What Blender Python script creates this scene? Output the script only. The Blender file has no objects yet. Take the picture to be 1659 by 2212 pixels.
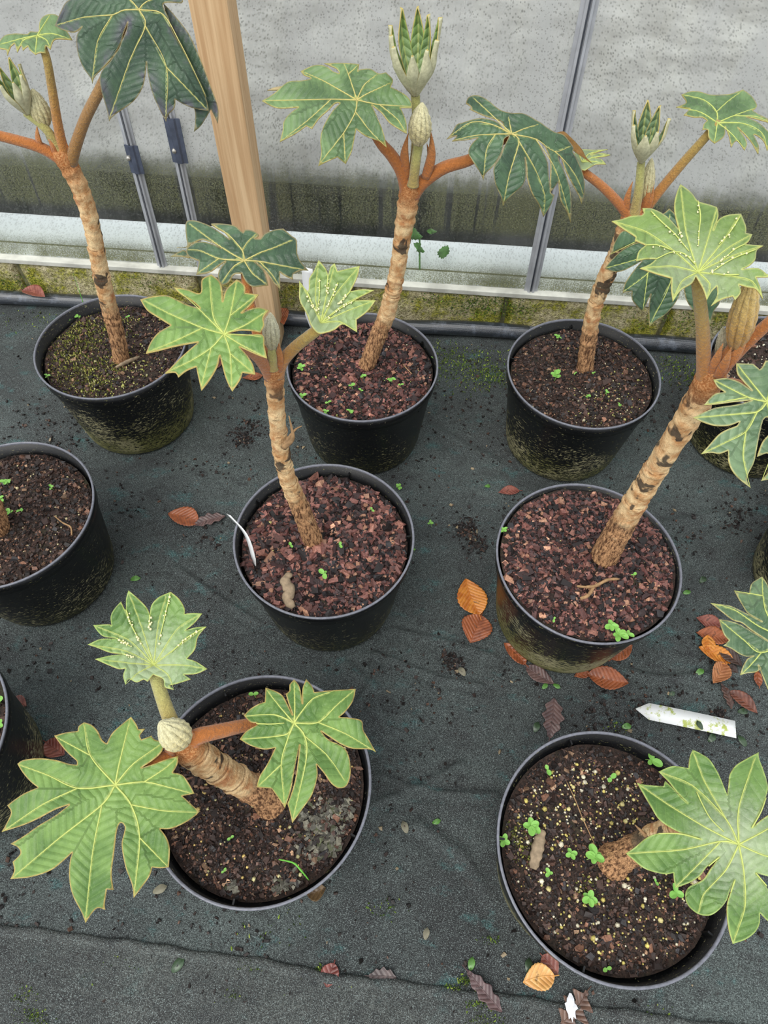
import bpy, bmesh, math, random
import numpy as np
from mathutils import Vector, Matrix
from mathutils.geometry import delaunay_2d_cdt

random.seed(7); rng = np.random.default_rng(7)
SC = bpy.context.scene
COL = SC.collection

# ------------------------------------------------------------------ camera
F, PITCH, ROLL, CAMH, YAW = 1488.4, .9889, .0173, 1.1894, -.0773
fw = np.array([math.sin(YAW)*math.cos(PITCH), math.cos(YAW)*math.cos(PITCH), -math.sin(PITCH)])
rt = np.array([math.cos(YAW), -math.sin(YAW), 0.0]); up = np.cross(rt, fw)
CR = rt*math.cos(ROLL)+up*math.sin(ROLL); CU = -rt*math.sin(ROLL)+up*math.cos(ROLL)
CC = np.array([0, 0, CAMH]); HF = np.array([math.sin(YAW), math.cos(YAW), 0.0])
cd = bpy.data.cameras.new('camera'); cam = bpy.data.objects.new('camera', cd); COL.objects.link(cam)
cd.sensor_fit = 'HORIZONTAL'; cd.sensor_width = 36; cd.lens = F/1659*36; cd.clip_start = .02
cam.matrix_world = Matrix(((CR[0], CU[0], -fw[0], CC[0]), (CR[1], CU[1], -fw[1], CC[1]), (CR[2], CU[2], -fw[2], CC[2]), (0, 0, 0, 1)))
SC.camera = cam

# ------------------------------------------------------------------ light: a bright overcast sky
w = bpy.data.worlds.new('sky'); SC.world = w; w.use_nodes = True
bg = w.node_tree.nodes['Background']; bg.inputs[0].default_value = (.93, .97, 1, 1); bg.inputs[1].default_value = .9
sd = bpy.data.lights.new('sun', 'SUN'); sd.energy = 2.0; sd.angle = math.radians(50); sd.color = (1, .97, .92)
so = bpy.data.objects.new('sun', sd); COL.objects.link(so); so.rotation_euler = (math.radians(28), math.radians(-18), 0)
SC.view_settings.view_transform = 'Standard'; SC.view_settings.look = 'None'
SC.view_settings.exposure = 0.35; SC.view_settings.gamma = 1; SC.view_settings.use_curve_mapping = False

# ------------------------------------------------------------------ points seen along the camera's rays
def rays(p):
    p = np.atleast_2d(np.asarray(p, float))
    return fw+np.outer((p[:, 0]-829.5)/F, CR)-np.outer((p[:, 1]-1106)/F, CU)
def at_z(x, y, z):
    d = rays((x, y))[0]; return CC+d*(z-CAMH)/d[2]
def at_y(x, y, Y):
    d = rays((x, y))[0]; return CC+d*Y/d[1]
ZMODE = False                                            # low plants seen from above are laid out by height, tall ones by distance
def at_q(x, y, q):
    if ZMODE: return at_z(x, y, q)
    d = rays((x, y))[0]; return CC+d*q/(d@HF)
def pxm(P): return float((np.asarray(P)-CC)@fw)/F       # metres per pixel at a point
def proj(P):
    P = np.asarray(P)-CC; return 829.5+F*(P@CR)/(P@fw), 1106-F*(P@CU)/(P@fw)

# ------------------------------------------------------------------ helpers
def lin(r, g, b):
    f = lambda c: (c/255/12.92) if c <= 10 else ((c/255+.055)/1.055)**2.4
    return (f(r), f(g), f(b), 1)
def link(name, me, mat=None, parent=None):
    o = bpy.data.objects.new(name, me); COL.objects.link(o)
    if mat is not None:
        for m in (mat if isinstance(mat, (list, tuple)) else [mat]): me.materials.append(m)
    if parent is not None: o.parent = parent
    return o
def mesh(name, v, f, mat=None, parent=None, smooth=True):
    me = bpy.data.meshes.new(name)
    if isinstance(f, np.ndarray): me.from_pydata(np.asarray(v, float).tolist(), [], f.tolist())
    else: me.from_pydata(np.asarray(v, float).tolist(), [], [tuple(map(int, q)) for q in f])
    if smooth: me.polygons.foreach_set('use_smooth', [True]*len(me.polygons))
    me.update()
    return link(name, me, mat, parent)
def attr(o, name, vals):
    a = o.data.attributes.new(name, 'FLOAT', 'POINT'); a.data.foreach_set('value', np.asarray(vals, np.float32))
def colattr(o, cols):
    a = o.data.attributes.new('Col', 'FLOAT_COLOR', 'POINT'); a.data.foreach_set('color', np.asarray(cols, np.float32).ravel())
def empty(name, loc):
    o = bpy.data.objects.new(name, None); COL.objects.link(o); o.location = loc; o.empty_display_size = .02
    PEND.append(o); return o
PEND = []
def tag(o, label=None, cat=None, group=None, kind=None):
    if label: o['label'] = label
    if cat: o['category'] = cat
    if group: o['group'] = group
    if kind: o['kind'] = kind
    return o
def adopt(ch, parent):
    ch.parent = parent; ch.matrix_parent_inverse = Matrix.Translation(parent.location).inverted()
    return ch
def shift(o):                                            # move a mesh's origin to the middle of its foot
    v = np.empty(len(o.data.vertices)*3); o.data.vertices.foreach_get('co', v); v = v.reshape(-1, 3)
    c = v.mean(0); c[2] = v[:, 2].min(); v -= c
    o.data.vertices.foreach_set('co', v.ravel()); o.data.update(); o.location = c; return o
def spline(pts, n):
    pts = np.asarray(pts, float)
    if len(pts) == 2: pts = np.array([pts[0], pts.mean(0), pts[1]])
    P = np.vstack([2*pts[0]-pts[1], pts, 2*pts[-1]-pts[-2]])
    L = np.r_[0, np.cumsum(np.linalg.norm(np.diff(pts[:, :3], axis=0), axis=1)+1e-9)]
    out = []
    for t in np.linspace(0, L[-1], n):
        i = min(np.searchsorted(L, t, 'right')-1, len(pts)-2); u = (t-L[i])/(L[i+1]-L[i])
        a, b, c, d = P[i:i+4]
        out.append(.5*((2*b)+(-a+c)*u+(2*a-5*b+4*c-d)*u*u+(-a+3*b-3*c+d)*u**3))
    return np.array(out)
def frames(path):
    T = np.gradient(path, axis=0); T /= np.linalg.norm(T, axis=1)[:, None]+1e-12
    n = np.cross(T[0], [0.3, 1, .2]); n /= np.linalg.norm(n); A = []
    for t in T:
        n = n-t*(n@t); n /= np.linalg.norm(n); A.append((n, np.cross(t, n)))
    return T, A
def tube_data(path, rad, seg=12, cap=True, flat=1.0, ridge=None):
    path = np.asarray(path); T, A = frames(path); v = []; f = []; n = len(path)
    th = np.linspace(0, 2*np.pi, seg, endpoint=False)
    for i, p in enumerate(path):
        r = rad[i] if np.ndim(rad) else rad
        rr = r*np.ones(seg) if ridge is None else r*ridge(i/(n-1), th)
        v += [p+A[i][0]*math.cos(a)*q+A[i][1]*math.sin(a)*q*flat for a, q in zip(th, rr)]
    for i in range(n-1):
        for j in range(seg):
            k = (j+1) % seg; f.append((i*seg+j, i*seg+k, i*seg+seg+k, i*seg+seg+j))
    if cap:
        f.append(tuple(range(seg-1, -1, -1))); f.append(tuple((n-1)*seg+j for j in range(seg)))
    return v, f
def tube(name, path, rad, mat, parent=None, seg=12, **k):
    v, f = tube_data(path, rad, seg, **k); o = mesh(name, v, f, mat)
    n = len(path); attr(o, 'tt', np.repeat(np.linspace(0, 1, n), seg))
    return adopt(o, parent) if parent else o
def box(name, x0, x1, y0, y1, z0, z1, mat, bev=0.0, parent=None):
    bm = bmesh.new(); bmesh.ops.create_cube(bm, size=1)
    for q in bm.verts: q.co = Vector(((x0+x1)/2+q.co.x*(x1-x0), (y0+y1)/2+q.co.y*(y1-y0), (z0+z1)/2+q.co.z*(z1-z0)))
    if bev: bmesh.ops.bevel(bm, geom=bm.edges[:], offset=bev, segments=2, affect='EDGES', profile=.6)
    me = bpy.data.meshes.new(name); bm.to_mesh(me); bm.free(); return link(name, me, mat, parent)
def lathe(name, prof, mat, seg=72, parent=None, wob=0):
    v = []; f = []; n = len(prof)
    for j in range(seg):
        a = 2*math.pi*j/seg
        v += [(r*math.cos(a), r*math.sin(a), z) for r, z in prof]
    for j in range(seg):
        k = (j+1) % seg
        for i in range(n-1): f.append((j*n+i, k*n+i, k*n+i+1, j*n+i+1))
    return mesh(name, v, f, mat, parent)
def scatter(name, pos, size, mat, cols, kind='chip', tilt=.5, flat=.45):
    """many small jittered pieces in one mesh"""
    n = len(pos)
    if kind == 'chip':
        T = np.array([(x, y, z) for x in (-1, 1) for y in (-1, 1) for z in (-1, 1)], float)*.5
        FQ = np.array([(0, 1, 3, 2), (4, 6, 7, 5), (0, 4, 5, 1), (2, 3, 7, 6), (0, 2, 6, 4), (1, 5, 7, 3)])
        V = T[None]*np.ones((n, 1, 1))+rng.uniform(-.28, .28, (n, 8, 3))
        V[:, :, 1] *= rng.uniform(.4, .95, (n, 1)); V[:, :, 2] *= flat
    elif kind == 'ball':
        T = np.array([(1, 0, 0), (-1, 0, 0), (0, 1, 0), (0, -1, 0), (0, 0, 1), (0, 0, -1)]+[(x, y, z) for x in (-.58, .58) for y in (-.58, .58) for z in (-.58, .58)], float)*.5
        FQ = []
        s = lambda x, y, z: 6+(x > 0)*4+(y > 0)*2+(z > 0)*1
        for x in (1, -1):
            for y in (1, -1):
                for z in (1, -1):
                    a, b, c, d = s(x, y, z), 0 if x > 0 else 1, 2 if y > 0 else 3, 4 if z > 0 else 5
                    t = [(b, c, a), (c, d, a), (d, b, a)]
                    FQ += t if x*y*z > 0 else [q[::-1] for q in t]
        FQ = np.array(FQ); V = T[None]*np.ones((n, 1, 1))
    else:                                               # blade: upright little leaf
        T = np.array([(-.16, 0, 0), (.16, 0, 0), (.22, .1, .5), (-.22, .1, .5), (0, .35, 1)], float)
        FQ = np.array([(0, 1, 2), (0, 2, 3), (3, 2, 4)]); V = T[None]*np.ones((n, 1, 1))
    m = V.shape[1]
    a = rng.uniform(0, 6.283, n); tx = rng.normal(0, tilt, n); ty = rng.normal(0, tilt*.6, n)
    c, s_ = np.cos(tx), np.sin(tx); y = V[:, :, 1]*c[:, None]-V[:, :, 2]*s_[:, None]; z = V[:, :, 1]*s_[:, None]+V[:, :, 2]*c[:, None]; V[:, :, 1], V[:, :, 2] = y, z
    c, s_ = np.cos(ty), np.sin(ty); x = V[:, :, 0]*c[:, None]+V[:, :, 2]*s_[:, None]; z = -V[:, :, 0]*s_[:, None]+V[:, :, 2]*c[:, None]; V[:, :, 0], V[:, :, 2] = x, z
    c, s_ = np.cos(a), np.sin(a); x = V[:, :, 0]*c[:, None]-V[:, :, 1]*s_[:, None]; y = V[:, :, 0]*s_[:, None]+V[:, :, 1]*c[:, None]; V[:, :, 0], V[:, :, 1] = x, y
    V = V*np.asarray(size).reshape(-1, 1, 1)+np.asarray(pos)[:, None, :]
    k = FQ.shape[1]; FI = (FQ[None]+(np.arange(n)*m)[:, None, None]).reshape(-1, k)
    me = bpy.data.meshes.new(name); me.vertices.add(n*m); me.vertices.foreach_set('co', V.ravel())
    me.loops.add(FI.size); me.loops.foreach_set('vertex_index', FI.ravel().astype(np.int32))
    me.polygons.add(len(FI)); me.polygons.foreach_set('loop_start', np.arange(0, FI.size, k, dtype=np.int32))
    me.polygons.foreach_set('use_smooth', np.full(len(FI), kind == 'ball'))
    me.update(calc_edges=True)
    o = link(name, me, mat); colattr(o, np.repeat(np.c_[cols, np.ones(n)], m, 0)); return o
def palette(n, cols, wts, jit=.18):
    c = np.array([lin(*q)[:3] for q in cols]); i = rng.choice(len(cols), n, p=np.array(wts)/sum(wts))
    return c[i]*np.exp(rng.normal(0, jit, (n, 1)))

# ------------------------------------------------------------------ materials
class NT:
    def __init__(s, name):
        s.m = bpy.data.materials.new(name); s.m.use_nodes = True; s.t = s.m.node_tree; s.b = s.t.nodes['Principled BSDF']; s.out = s.t.nodes['Material Output']
    def n(s, typ, ins=None, **kw):
        x = s.t.nodes.new('ShaderNode'+typ)
        for k, v in kw.items(): setattr(x, k, v)
        for k, v in (ins or {}).items(): s.put(x.inputs[k], v)
        return x
    def put(s, sock, v):
        if isinstance(v, bpy.types.NodeSocket): s.t.links.new(v, sock)
        elif isinstance(v, bpy.types.Node): s.t.links.new(v.outputs[0], sock)
        else: sock.default_value = v
    def obj(s): return s.n('TexCoord').outputs['Object']
    def mapv(s, v, scale): return s.n('Mapping', {'Vector': v, 'Scale': scale}).outputs[0]
    def noise(s, v, scale, det=4, rough=.6, dist=0): return s.n('TexNoise', {'Vector': v, 'Scale': scale, 'Detail': det, 'Roughness': rough, 'Distortion': dist}).outputs[0]
    def vor(s, v, scale, out='Distance', **k): return s.n('TexVoronoi', {'Vector': v, 'Scale': scale}, **k).outputs[out]
    def ramp(s, f, a, b, va=0.0, vb=1.0): return s.n('MapRange', {'Value': f, 'From Min': a, 'From Max': b, 'To Min': va, 'To Max': vb}, interpolation_type='SMOOTHSTEP').outputs[0]
    def math(s, op, a, b=0.0, c=0.0): return s.n('Math', {0: a, 1: b, 2: c}, operation=op).outputs[0]
    def mix(s, f, a, b, bt='MIX'):
        x = s.n('Mix', data_type='RGBA', blend_type=bt); s.put(x.inputs[0], f); s.put(x.inputs[6], a); s.put(x.inputs[7], b); return x.outputs[2]
    def at(s, name, out='Fac'): return s.n('Attribute', attribute_name=name).outputs[out]
    def bump(s, h, strength=.4, dist=.002): 
        x = s.n('Bump', {'Height': h, 'Strength': strength, 'Distance': dist}); s.put(s.b.inputs['Normal'], x.outputs[0]); return x.outputs[0]
    def set(s, **k):
        for a, v in k.items(): s.put(s.b.inputs[a.replace('_', ' ')], v)
        return s
def simple(name, col, rough=.6, nscale=60, var=.35, bump=.2, spec=.4, metal=0):
    t = NT(name); o = t.obj(); n = t.noise(o, nscale)
    c2 = tuple(c*(1-var) for c in col[:3])+(1,)
    t.set(Base_Color=t.mix(t.ramp(n, .3, .7), c2, col), Roughness=rough, Specular_IOR_Level=spec, Metallic=metal); t.bump(n, bump, .001); return t.m

def m_membrane(name='woven_membrane', ca=(56, 59, 60), cb=(90, 100, 98), teal=.95):
    t = NT(name); o = t.obj()
    big = t.noise(o, 3.2, 6, .65, .6); mid = t.noise(t.mapv(o, (1, 1.6, 1)), 14, 6, .7); fine = t.noise(o, 420, 2, .7); dots = t.noise(o, 900, 1)
    c = t.mix(t.ramp(big, .36, .66), lin(*ca), lin(*cb))
    c = t.mix(t.math('MULTIPLY', t.ramp(mid, .55, .70), teal), c, lin(74, 116, 116))
    c = t.mix(t.math('MULTIPLY', t.ramp(mid, .48, .32), .85), c, lin(40, 39, 41))
    c = t.mix(t.ramp(fine, .42, .62, .75, 0), c, lin(20, 23, 24))
    c = t.mix(t.ramp(dots, .56, .68, 0, .55), c, lin(168, 182, 180))
    c = t.mix(t.ramp(t.noise(o, 55, 5, .8), .58, .7, 0, .7), c, lin(40, 34, 32))
    x = t.n('TexWave', {'Vector': o, 'Scale': 260.0}, bands_direction='X').outputs[1]; y = t.n('TexWave', {'Vector': o, 'Scale': 260.0}, bands_direction='Y').outputs[1]
    weave = t.math('MULTIPLY', x, y)
    t.set(Base_Color=c, Roughness=t.ramp(mid, .3, .7, .42, .75), Specular_IOR_Level=.45)
    t.bump(t.math('ADD', t.math('MULTIPLY', fine, .8), t.math('ADD', weave, t.math('MULTIPLY', mid, 2.5))), .55, .002); return t.m
def m_pot():
    t = NT('black_plastic_with_algae'); o = t.obj(); z = t.n('SeparateXYZ', {0: o}).outputs[2]
    inf = t.n('Attribute', attribute_name='algae', attribute_type='OBJECT').outputs['Fac']
    off = t.n('VectorMath', {0: o, 1: t.n('CombineXYZ', {0: t.math('MULTIPLY', inf, 9), 1: t.math('MULTIPLY', inf, 5)}).outputs[0]}, operation='ADD').outputs[0]
    st = t.noise(t.mapv(off, (120, 120, 300)), 1.0, 5, .75, .5); bl = t.noise(off, 9, 3); fine = t.noise(off, 240, 3, .8)
    h = t.math('ADD', t.math('MULTIPLY', z, -5.5), t.math('MULTIPLY', bl, 1.5))          # more growth towards the foot of the pot
    al = t.math('ADD', t.math('MULTIPLY', t.math('MULTIPLY', t.ramp(h, -.35, .8), t.math('ADD', .35, inf)), .15), t.math('ADD', st, t.math('MULTIPLY', inf, .035)))
    al = t.ramp(al, .64, .69); sp = t.ramp(fine, .64, .72)
    c = t.mix(al, lin(15, 16, 18), t.mix(t.ramp(bl, .4, .6), lin(122, 120, 74), lin(164, 158, 122)))
    c = t.mix(t.math('MULTIPLY', sp, .55), c, lin(150, 146, 120))
    c = t.mix(t.math('MULTIPLY', t.math('MULTIPLY', t.ramp(t.math('ADD', z, t.math('MULTIPLY', bl, .08)), .13, .03), t.ramp(fine, .46, .56)), t.math('MULTIPLY', inf, .9)), c, lin(112, 114, 60))
    t.set(Base_Color=c, Roughness=t.ramp(al, 0, 1, .36, .85), Specular_IOR_Level=.36); t.bump(t.math('ADD', st, t.math('MULTIPLY', al, .5)), .25, .001); return t.m
def m_col(name='loose_bits', rough=.55, bump=.4):
    t = NT(name); o = t.obj(); n = t.noise(o, 350, 3)
    t.set(Base_Color=t.mix(t.ramp(n, .25, .75, .0, .55), t.at('Col', 'Color'), (.012, .009, .008, 1)), Roughness=rough, Specular_IOR_Level=.4); t.bump(n, bump, .001); return t.m
def m_soil():
    t = NT('dark_compost'); o = t.obj(); n = t.noise(o, 220, 5, .75); b = t.noise(o, 18, 3)
    c = t.mix(t.ramp(n, .3, .7), lin(24, 19, 17), lin(74, 56, 47)); c = t.mix(t.ramp(b, .5, .75, 0, .5), c, lin(60, 66, 38))
    t.set(Base_Color=c, Roughness=.85); t.bump(n, .9, .004); return t.m
def m_leaf(name, dark, light, fuzz=0.0, rim=(196, 178, 100), gloss=.42, purple=0.0):
    t = NT(name); o = t.obj(); s = t.at('s'); d = t.at('d'); e = t.at('e'); r = t.at('r')
    n = t.noise(o, 28, 4); fine = t.noise(o, 300, 3, .7)
    c = t.mix(t.ramp(t.math('ADD', t.math('MULTIPLY', n, .6), t.math('MULTIPLY', t.noise(o, 9, 2), .4)), .36, .62), lin(*[int(v*.86) for v in dark]), lin(*light))  # leaf tone; spread widened to mimic lit and shaded lobe sides
    wv = t.math('ABSOLUTE', t.math('SINE', t.math('MULTIPLY', s, 300)))
    line = t.math('MULTIPLY', t.ramp(wv, .22, .0), t.ramp(d, .0, .006))
    lc = tuple(min(255, int(v*1.14+8)) for v in light)
    c = t.mix(t.math('MULTIPLY', line, .22), c, lin(*lc))
    c = t.mix(t.ramp(t.math('SINE', t.math('MULTIPLY', s, 600)), -1, 1, 0, .13), c, lin(*[int(v*.72) for v in dark]))
    c = t.mix(t.ramp(fine, .55, .8, 0, .3), c, lin(*lc))
    if purple: c = t.mix(t.math('MULTIPLY', t.ramp(e, .02, .0), t.ramp(n, .45, .62, 0, purple)), c, lin(82, 78, 92))
    if fuzz: c = t.mix(t.math('MULTIPLY', t.ramp(t.math('ADD', r, t.math('MULTIPLY', fine, .06)), .10, .035), fuzz), c, lin(196, 204, 178))
    c = t.mix(t.ramp(d, .0016, .0006, 0, .55), c, lin(186, 196, 112))
    c = t.mix(t.ramp(e, .0018, .0005, 0, .6), c, lin(*rim))
    hb = t.math('ADD', t.math('MULTIPLY', wv, .8), t.math('ADD', t.math('MULTIPLY', fine, .45), t.math('MULTIPLY', t.ramp(d, .0, .004), .6)))
    t.set(Base_Color=c, Roughness=gloss, Specular_IOR_Level=.5, Sheen_Weight=.15); nb = t.bump(hb, .6, .0024)
    tr = t.n('BsdfTranslucent', {'Color': t.mix(.5, c, lin(150, 190, 60))}); ms = t.n('MixShader', {0: .18, 1: t.b.outputs[0], 2: tr.outputs[0]})
    t.put(t.out.inputs[0], ms.outputs[0]); return t.m
def m_trunk():
    t = NT('scarred_bark'); o = t.obj(); a = t.at('tt'); ring = t.at('ring')
    n = t.noise(o, 55, 5, .65); n2 = t.noise(t.mapv(o, (1, 1, .22)), 300, 4, .7); n3 = t.noise(o, 24, 3, .6, .4); sp = t.noise(o, 420, 2)
    tan = t.mix(t.ramp(n, .32, .68), lin(190, 140, 92), lin(236, 206, 158))
    tan = t.mix(t.math('MULTIPLY', t.ramp(n3, .56, .61), .9), tan, lin(58, 55, 50))
    tan = t.mix(t.math('MULTIPLY', t.ramp(n3, .42, .3), .7), tan, lin(170, 100, 58))
    tan = t.mix(t.ramp(ring, .5, 1, 0, .8), tan, lin(98, 66, 42))
    low = t.mix(t.ramp(n2, .38, .6), lin(90, 62, 44), lin(196, 150, 108)); low = t.mix(t.ramp(n, .6, .75, 0, .5), low, lin(200, 176, 140))
    top = t.mix(t.ramp(sp, .35, .75), lin(160, 100, 56), lin(208, 154, 104))
    c = t.mix(t.ramp(a, .28, .40), low, tan); c = t.mix(t.ramp(a, .84, .96), c, top)
    t.set(Base_Color=c, Roughness=.85, Specular_IOR_Level=.2); t.bump(t.math('ADD', t.math('MULTIPLY', n2, 1.4), t.math('ADD', n, t.math('MULTIPLY', sp, .4))), .75, .003); return t.m
def m_felt(name, base, tip):
    t = NT(name); o = t.obj(); n = t.noise(o, 260, 3, .75); b = t.noise(o, 40, 3); a = t.at('tt')
    c = t.mix(t.ramp(a, .15, .85), lin(*base), lin(*tip)); k = t.mix(t.ramp(n, .35, .75, .35, 0), c, lin(*[int(v*.6) for v in base]))
    k = t.mix(t.ramp(n, .66, .78, 0, .5), k, lin(236, 208, 160))
    t.set(Base_Color=k, Roughness=.9, Specular_IOR_Level=.15, Sheen_Weight=.3); t.bump(n, 1.0, .003); return t.m
def m_fallen(name, a, b):
    t = NT(name); o = t.obj(); n = t.noise(o, 60, 4, .6, .3); s = t.at('s'); d = t.at('d')
    c = t.mix(t.ramp(n, .32, .68), lin(*a), lin(*b)); wv = t.math('ABSOLUTE', t.math('SINE', t.math('MULTIPLY', s, 420)))
    c = t.mix(t.ramp(wv, .3, 0, 0, .3), c, lin(*[int(v*.5) for v in a])); c = t.mix(t.ramp(n, .64, .7, 0, .6), c, lin(*[int(v*.45) for v in a]))
    t.set(Base_Color=c, Roughness=.38, Specular_IOR_Level=.5); t.bump(t.math('ADD', wv, n), .5, .0015); return t.m
def m_glass():
    t = NT('steamed_glass'); o = t.obj(); sx = t.n('SeparateXYZ', {0: o}); h = sx.outputs[2]
    stk = t.noise(t.mapv(o, (26, 1, 2.6)), 1.0, 4, .65, .3); bigs = t.noise(t.mapv(o, (5, 1, 1.6)), 1.0, 4, .6, .4); fine = t.noise(o, 330, 3, .75)
    fl = t.mapv(o, (1, .02, 1)); drop = t.vor(fl, 210); drop2 = t.vor(fl, 95)
    d1 = t.math('MAXIMUM', t.ramp(drop, .34, .22), t.ramp(drop2, .2, .12))
    run = t.math('MULTIPLY', t.ramp(t.noise(t.mapv(o, (46, 1, 1.1)), 1.0, 3, .6, .35), .57, .64), t.ramp(h, .36, .2))
    haze = t.math('ADD', t.ramp(stk, .3, .72, .20, .42), t.ramp(bigs, .34, .66, -.20, .22))
    low = t.ramp(t.math('ADD', h, t.math('MULTIPLY', t.noise(t.mapv(o, (40, 1, 4)), 1.0, 3), .06)), .305, .25)
    haze = t.math('MULTIPLY', t.math('MAXIMUM', haze, .05), t.math('SUBTRACT', 1.0, t.math('MULTIPLY', low, .86)))
    haze = t.math('MULTIPLY', haze, t.math('SUBTRACT', 1.0, t.math('MULTIPLY', d1, .6)))
    wet = t.n('MixShader', {0: .5, 1: t.n('BsdfTranslucent', {'Color': (.62, .62, .61, 1)}).outputs[0], 2: t.n('BsdfDiffuse', {'Color': (.58, .585, .58, 1)}).outputs[0]})
    alg = t.n('BsdfDiffuse', {'Color': t.mix(t.ramp(fine, .4, .7), lin(78, 82, 56), lin(150, 152, 114))})
    am = t.math('MULTIPLY', t.ramp(t.math('ADD', fine, t.math('MULTIPLY', bigs, .5)), .70, .82), t.math('MAXIMUM', t.math('MULTIPLY', t.math('MULTIPLY', low, t.ramp(h, .12, .15)), t.math('SUBTRACT', .5, t.math('MULTIPLY', run, .5))), t.ramp(h, .07, .0, 0, .8)))
    nb = t.n('Bump', {'Height': t.math('ADD', d1, t.math('MULTIPLY', fine, .3)), 'Strength': .5, 'Distance': .002}).outputs[0]
    gl = t.n('BsdfGlossy', {'Roughness': .12, 'Normal': nb})
    clear = t.n('BsdfTransparent', {'Color': t.mix(t.math('MULTIPLY', d1, t.ramp(h, .12, .3, .22, .55)), (.93, .95, .94, 1), (.5, .51, .5, 1))})
    a = t.n('MixShader', {0: haze, 1: clear.outputs[0], 2: wet.outputs[0]}); b = t.n('MixShader', {0: am, 1: a.outputs[0], 2: alg.outputs[0]})
    fr = t.n('LayerWeight', {'Blend': .25, 'Normal': nb}).outputs['Fresnel']
    c = t.n('MixShader', {0: t.math('ADD', t.math('MULTIPLY', fr, .35), t.math('MULTIPLY', d1, .05)), 1: b.outputs[0], 2: gl.outputs[0]})
    t.put(t.out.inputs[0], c.outputs[0]); return t.m
def m_block():
    t = NT('mossy_block'); o = t.obj(); n = t.noise(o, 14, 5, .7); f = t.noise(o, 160, 4, .75); z = t.n('SeparateXYZ', {0: o}).outputs[2]; p = t.noise(o, 320, 2)
    c = t.mix(t.ramp(f, .3, .7), lin(140, 128, 88), lin(255, 244, 204))
    mo = t.math('ADD', n, t.math('MULTIPLY', f, .3))
    c = t.mix(t.ramp(mo, .56, .76), c, t.mix(t.ramp(f, .35, .65), lin(84, 96, 28), lin(204, 198, 84)))
    c = t.mix(t.ramp(p, .6, .68, 0, .8), c, lin(30, 30, 20)); c = t.mix(t.ramp(mo, .46, .36, 0, .5), c, lin(160, 122, 62))
    t.set(Base_Color=c, Roughness=.95, Specular_IOR_Level=.1); t.bump(t.math('ADD', f, t.math('MULTIPLY', p, .6)), 1.0, .006); return t.m
def m_wood():
    t = NT('pale_sawn_timber'); o = t.obj(); g = t.noise(t.mapv(o, (90, 90, 2.2)), 1.0, 5, .6, .6); k = t.noise(t.mapv(o, (16, 16, 1.6)), 1.0, 3, .5, 1.2); f = t.noise(t.mapv(o, (400, 400, 12)), 1.0, 3)
    c = t.mix(t.ramp(g, .3, .7), lin(190, 152, 110), lin(222, 190, 148)); c = t.mix(t.ramp(k, .56, .72, 0, .6), c, lin(170, 132, 92)); c = t.mix(t.ramp(f, .6, .8, 0, .35), c, lin(136, 108, 78))
    t.set(Base_Color=c, Roughness=.75); t.bump(t.math('ADD', g, f), .35, .001); return t.m
def m_label(name, green):
    t = NT(name); o = t.obj(); n = t.noise(o, 60, 5, .75); b = t.noise(o, 22, 3)
    c = t.mix(t.ramp(t.math('ADD', n, t.math('MULTIPLY', b, .5)), .78, .9, 0, green), lin(236, 238, 238), lin(170, 182, 74)); c = t.mix(t.ramp(n, .68, .72, 0, green*.9), c, lin(54, 50, 36))
    t.set(Base_Color=c, Roughness=.45); return t.m
def m_pipe():
    t = NT('black_woven_wrap'); o = t.obj()
    x = t.n('TexWave', {'Vector': o, 'Scale': 170.0}, bands_direction='X').outputs[1]; n = t.noise(o, 30, 4); z = t.n('TexWave', {'Vector': o, 'Scale': 170.0}, bands_direction='Z').outputs[1]
    t.set(Base_Color=t.mix(t.ramp(n, .5, .7), lin(40, 46, 56), lin(92, 100, 114)), Roughness=.28, Specular_IOR_Level=.9, Metallic=.0, Coat_Weight=1.0, Coat_Roughness=.25); t.bump(t.math('ADD', x, z), .5, .001); return t.m  # lighter blue-grey patches put the pipe's highlights into the colour

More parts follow.
